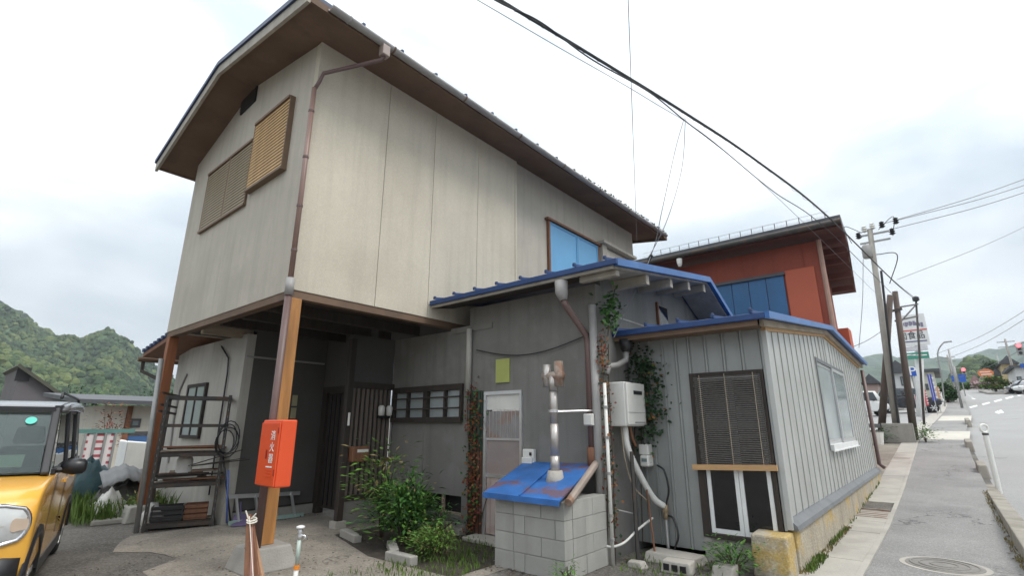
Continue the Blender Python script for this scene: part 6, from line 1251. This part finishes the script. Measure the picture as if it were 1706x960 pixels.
def tree(name, X, x, ytop, rr, label, ms, sq=1.0, n=1400, l=.35):
    t = onx(x, ytop, X); hgt = max(1.2, t.z - zr(X)); root = thing(name, (X, t.y, zr(X)), label, 'tree', 'trees along the road')
    MB().tube([(X, t.y, zr(X) - .1), (X + .05, t.y, zr(X) + hgt * .45), (X, t.y + .1, zr(X) + hgt * .85)], [.16, .1, .04], 7).build('trunk', twig_m, root)
    for k in range(5):
        a = k * 1.3; MB().tube([(X, t.y, zr(X) + hgt * (.3 + .1 * k)), (X + rr * .6 * math.cos(a), t.y + rr * .6 * math.sin(a), zr(X) + hgt * (.45 + .1 * k))], [.05, .02], 5).build('limb', twig_m, root)
    clumps = [(rnd(-1, 1), rnd(-1, 1), rnd(-1, 1)) for _ in range(14)]
    for m_, fr in ms:
        b = MB()
        for i in range(int(n * fr)):
            cx_, cy_, cz_ = random.choice(clumps); v_ = Vector((cx_, cy_, cz_)); v_ = v_ / max(1, v_.length)
            b.leaf((X + rr * .75 * v_.x + random.gauss(0, rr * .2), t.y + rr * .75 * v_.y + random.gauss(0, rr * .2), zr(X) + hgt * (.56 + .36 * v_.z) + random.gauss(0, hgt * .06)), (rnd(-1, 1), rnd(-1, 1), rnd(-.6, .6)), (rnd(-1, 1), rnd(-1, 1), 1), l * rnd(.6, 1.3), l * .6)
        b.build('crown', m_, root)
tree('street_tree', 92, 1653, 627, 1.6, 'yellow-green bushy tree across the junction', ((leafs['dry'], .4), (leafs['bright'], .6)))
tree('conifer_tree', 125, 1654, 598, 2.2, 'tall dark tree behind the taupe house', ((leafs['dark'], .8), (leafs['green'], .2)), n=2200)
tree('street_tree', 70, 1573, 640, 1.2, 'dark green shrub-like tree beyond the shop banners', ((leafs['dark'], .5), (leafs['green'], .6)))
tree('street_tree', 115, 1610, 640, 1.6, 'small green tree below the blue road sign', ((leafs['green'], .8), (leafs['bright'], .2)))
tree('blossom_tree', 112, 1640, 634, 2.2, 'pale pink blossoming tree at the road end', ((leafs['pink'], 1.0),))
# lamp post, signals, road signs
def signal(X, x, y, side, label, yb=None):
    p = onx(x, y, X); base = p.y + side; o = thing('traffic_light', (X, base, zr(X)), label, 'traffic light', 'traffic lights')
    MB().tube([(X, base, zr(X) - .1), (X, base, p.z + .6)], .11, 8).build('post', pole_grey, o, smooth=True)
    MB().tube([(X, base, p.z + .35), (X, p.y - .1, p.z + .3)], .05, 6).build('arm', pole_grey, o)
    MB().box(X - .15, X + .1, p.y - .25, p.y + .25, p.z - .95, p.z + .3).build('housing', pole_grey, o, bevel=.05)
    for k, m_ in enumerate((mat('red_lamp', (1.0, .05, .06), .4, 0, emit=5) if 'red_lamp' not in MATS else MATS['red_lamp'], black, black)):
        MB().tube([(X - .17, p.y, p.z + .05 - k * .38), (X - .16, p.y, p.z + .05 - k * .38)], .19 if k == 0 else .15, 14).build('lens', m_, o)
signal(72, 1697, 577, -.9, 'lit red traffic light on the right across the road')
signal(96, 1605, 617, .9, 'lit red traffic light over the blue road sign in the distance')
for i, (x0, x1, y0, y1, X_, lab) in enumerate(((1597, 1609, 624, 637, 84, 'right blue direction sign by the pavement'), (1585, 1592, 626, 636, 86, 'left smaller blue direction sign by the pavement'), (1700, 1712, 606, 613, 74, 'blue sign at the right edge across the road'))):
    q = thing('road_sign', (X_, onx(x0, y1, X_).y, zr(X_)), lab, 'sign', 'blue road signs'); panel(q, 'board', MATS['sign_blue'], X_, x0, x1, y0, y1, .06)
    c = onx((x0 + x1) / 2, y1, X_); MB().tube([(X_ + .1, c.y, zr(X_) - .1), (X_ + .1, c.y, c.z + .6)], .06, 7).build('post', pole_grey, q)
for i, (X_, xb, yb, xt, yt, lab) in enumerate(((62, 1577, 690, 1560, 590, 'curved street lamp beyond the shop banners'),)):
    b, t = onx(xb, yb, X_), onx(xt, yt, X_); o = thing('street_lamp', (X_, b.y, zr(X_)), lab, 'street lamp'); e = onx(1579, 570, X_)
    MB().tube(bez([(X_, b.y, zr(X_) - .1), (X_, t.y, t.z - 2), (X_, t.y - .1, t.z), (X_, t.y - .6, e.z - .15), (X_, e.y, e.z)]), .06, 7).build('post', pole_grey, o, smooth=True)
    MB().bar((X_, e.y + .3, e.z - .02), (X_, e.y - .3, e.z + .02), .2, .1).build('lamp_head', pole_grey, o)
for i, (X_, xb, xt, yt, m_, r_, lab) in enumerate(((58, 1597, 1580, 582, pole_grey, .10, 'plain grey pole on the pavement left of the blue signs'), (110, 1595, 1578, 592, pole_c, .16, 'far concrete pole with crossarm behind the street lamp'), (95, 1689, 1674, 565, pole_c, .16, 'far utility pole with crossarms across the road'), (105, 1665, 1660, 590, pole_grey, .1, 'thin far pole beside the ochre house'))):
    t = onx(xt, yt, X_); o = thing('far_pole', (X_, t.y, zr(X_)), lab, 'utility pole', 'street poles'); MB().tube([(X_, t.y, zr(X_) - .1), (X_, t.y, t.z)], [r_, r_ * .7], 8).build('shaft', m_, o, smooth=True)
    if i in (1, 2):
        for dz in (.4, 1.1): MB().bar((X_, t.y - .9, t.z - dz), (X_, t.y + .9, t.z - dz), .1, .1).build('crossarm', pole_grey, o)
# orange oval sign across the road
og = thing('oval_sign', (98, -5, zr(98)), 'orange oval shop sign on a post across the road', 'sign'); p = onx(1642, 622, 98)
MB().tube([(98, p.y, zr(98)), (98, p.y, p.z)], .1, 7).build('post', pole_grey, og)
MB().prism([(98 - .1, p.y + .85 * math.cos(t * math.pi / 10), p.z + .6 * math.sin(t * math.pi / 10)) for t in range(20)], (.08, 0, 0)).build('board', mat('orange_sign', (.75, .22, .07), .5), og); piece(og, 'stripe', white_txt, (97.88, 97.899, p.y - .6, p.y + .5, p.z - .25, p.z - .12), (97.88, 97.899, p.y - .5, p.y + .6, p.z + .1, p.z + .22))
# cars across the road and the far kerb
small_car('parked_car', (86, onx(1676, 640, 86).y, zr(86) - .05), (-.3, 1), 1.05, navy_p, 'dark car parked across the junction beside the yellow-green tree')
small_car('parked_car', (84, onx(1690, 642, 84).y, zr(84) - .05), (-.5, 1), 1.05, white_p, 'white car parked across the road in front of the white corner building')
fk = MB(); pts = [ong(1632, 652), ong(1650, 656), ong(1672, 656), ong(1720, 650)]
fk.tube([p + Vector((0, 0, .05)) for p in pts], .16, 6); tag(fk.build('far_kerb', conc_l), 'curved pale kerb on the far side of the junction', 'kerb')
gr_ = thing('white_guard_panel', (66, 1.0, zr(66)), 'white sloping guard panel at the pavement edge beyond the lot', 'guard'); q = onx(1578, 690, 66)
MB().hexa([(62, q.y + .3, zr(62)), (72, q.y - .1, zr(72)), (72, q.y - .02, zr(72)), (62, q.y + .38, zr(62)), (62, q.y + .3, zr(62) + .5), (72, q.y - .1, zr(72) + 1.3), (72, q.y - .02, zr(72) + 1.3), (62, q.y + .38, zr(62) + .5)]).build('panel', white_fr, gr_)
lot = MB(); lot.grid([[(x, y, zr(x) + .006) for y in (1.6 + bend(x), 9)] for x in (28, 37, 50, 58)]); struct(lot, 'parking_lot', asphalt_r)

# ---------------------------------------------------------------- moist air over the valley
hm = bpy.data.materials.new('valley_air'); hm.use_nodes = True; ht_ = hm.node_tree; ht_.nodes.clear()
ho = ht_.nodes.new('ShaderNodeOutputMaterial'); hv = ht_.nodes.new('ShaderNodeVolumePrincipled')
hv.inputs['Color'].default_value = (.84, .92, 1.0, 1); hv.inputs['Density'].default_value = .00030; hv.inputs['Anisotropy'].default_value = .2
ht_.links.new(hv.outputs['Volume'], ho.inputs['Volume'])
hz = MB().box(-960, 3600, -3100, 3100, -2.2, 420).build('haze', hm, base=(0, 0, 0)); tag(hz, 'thin bluish haze over the valley', 'haze', kind='stuff')
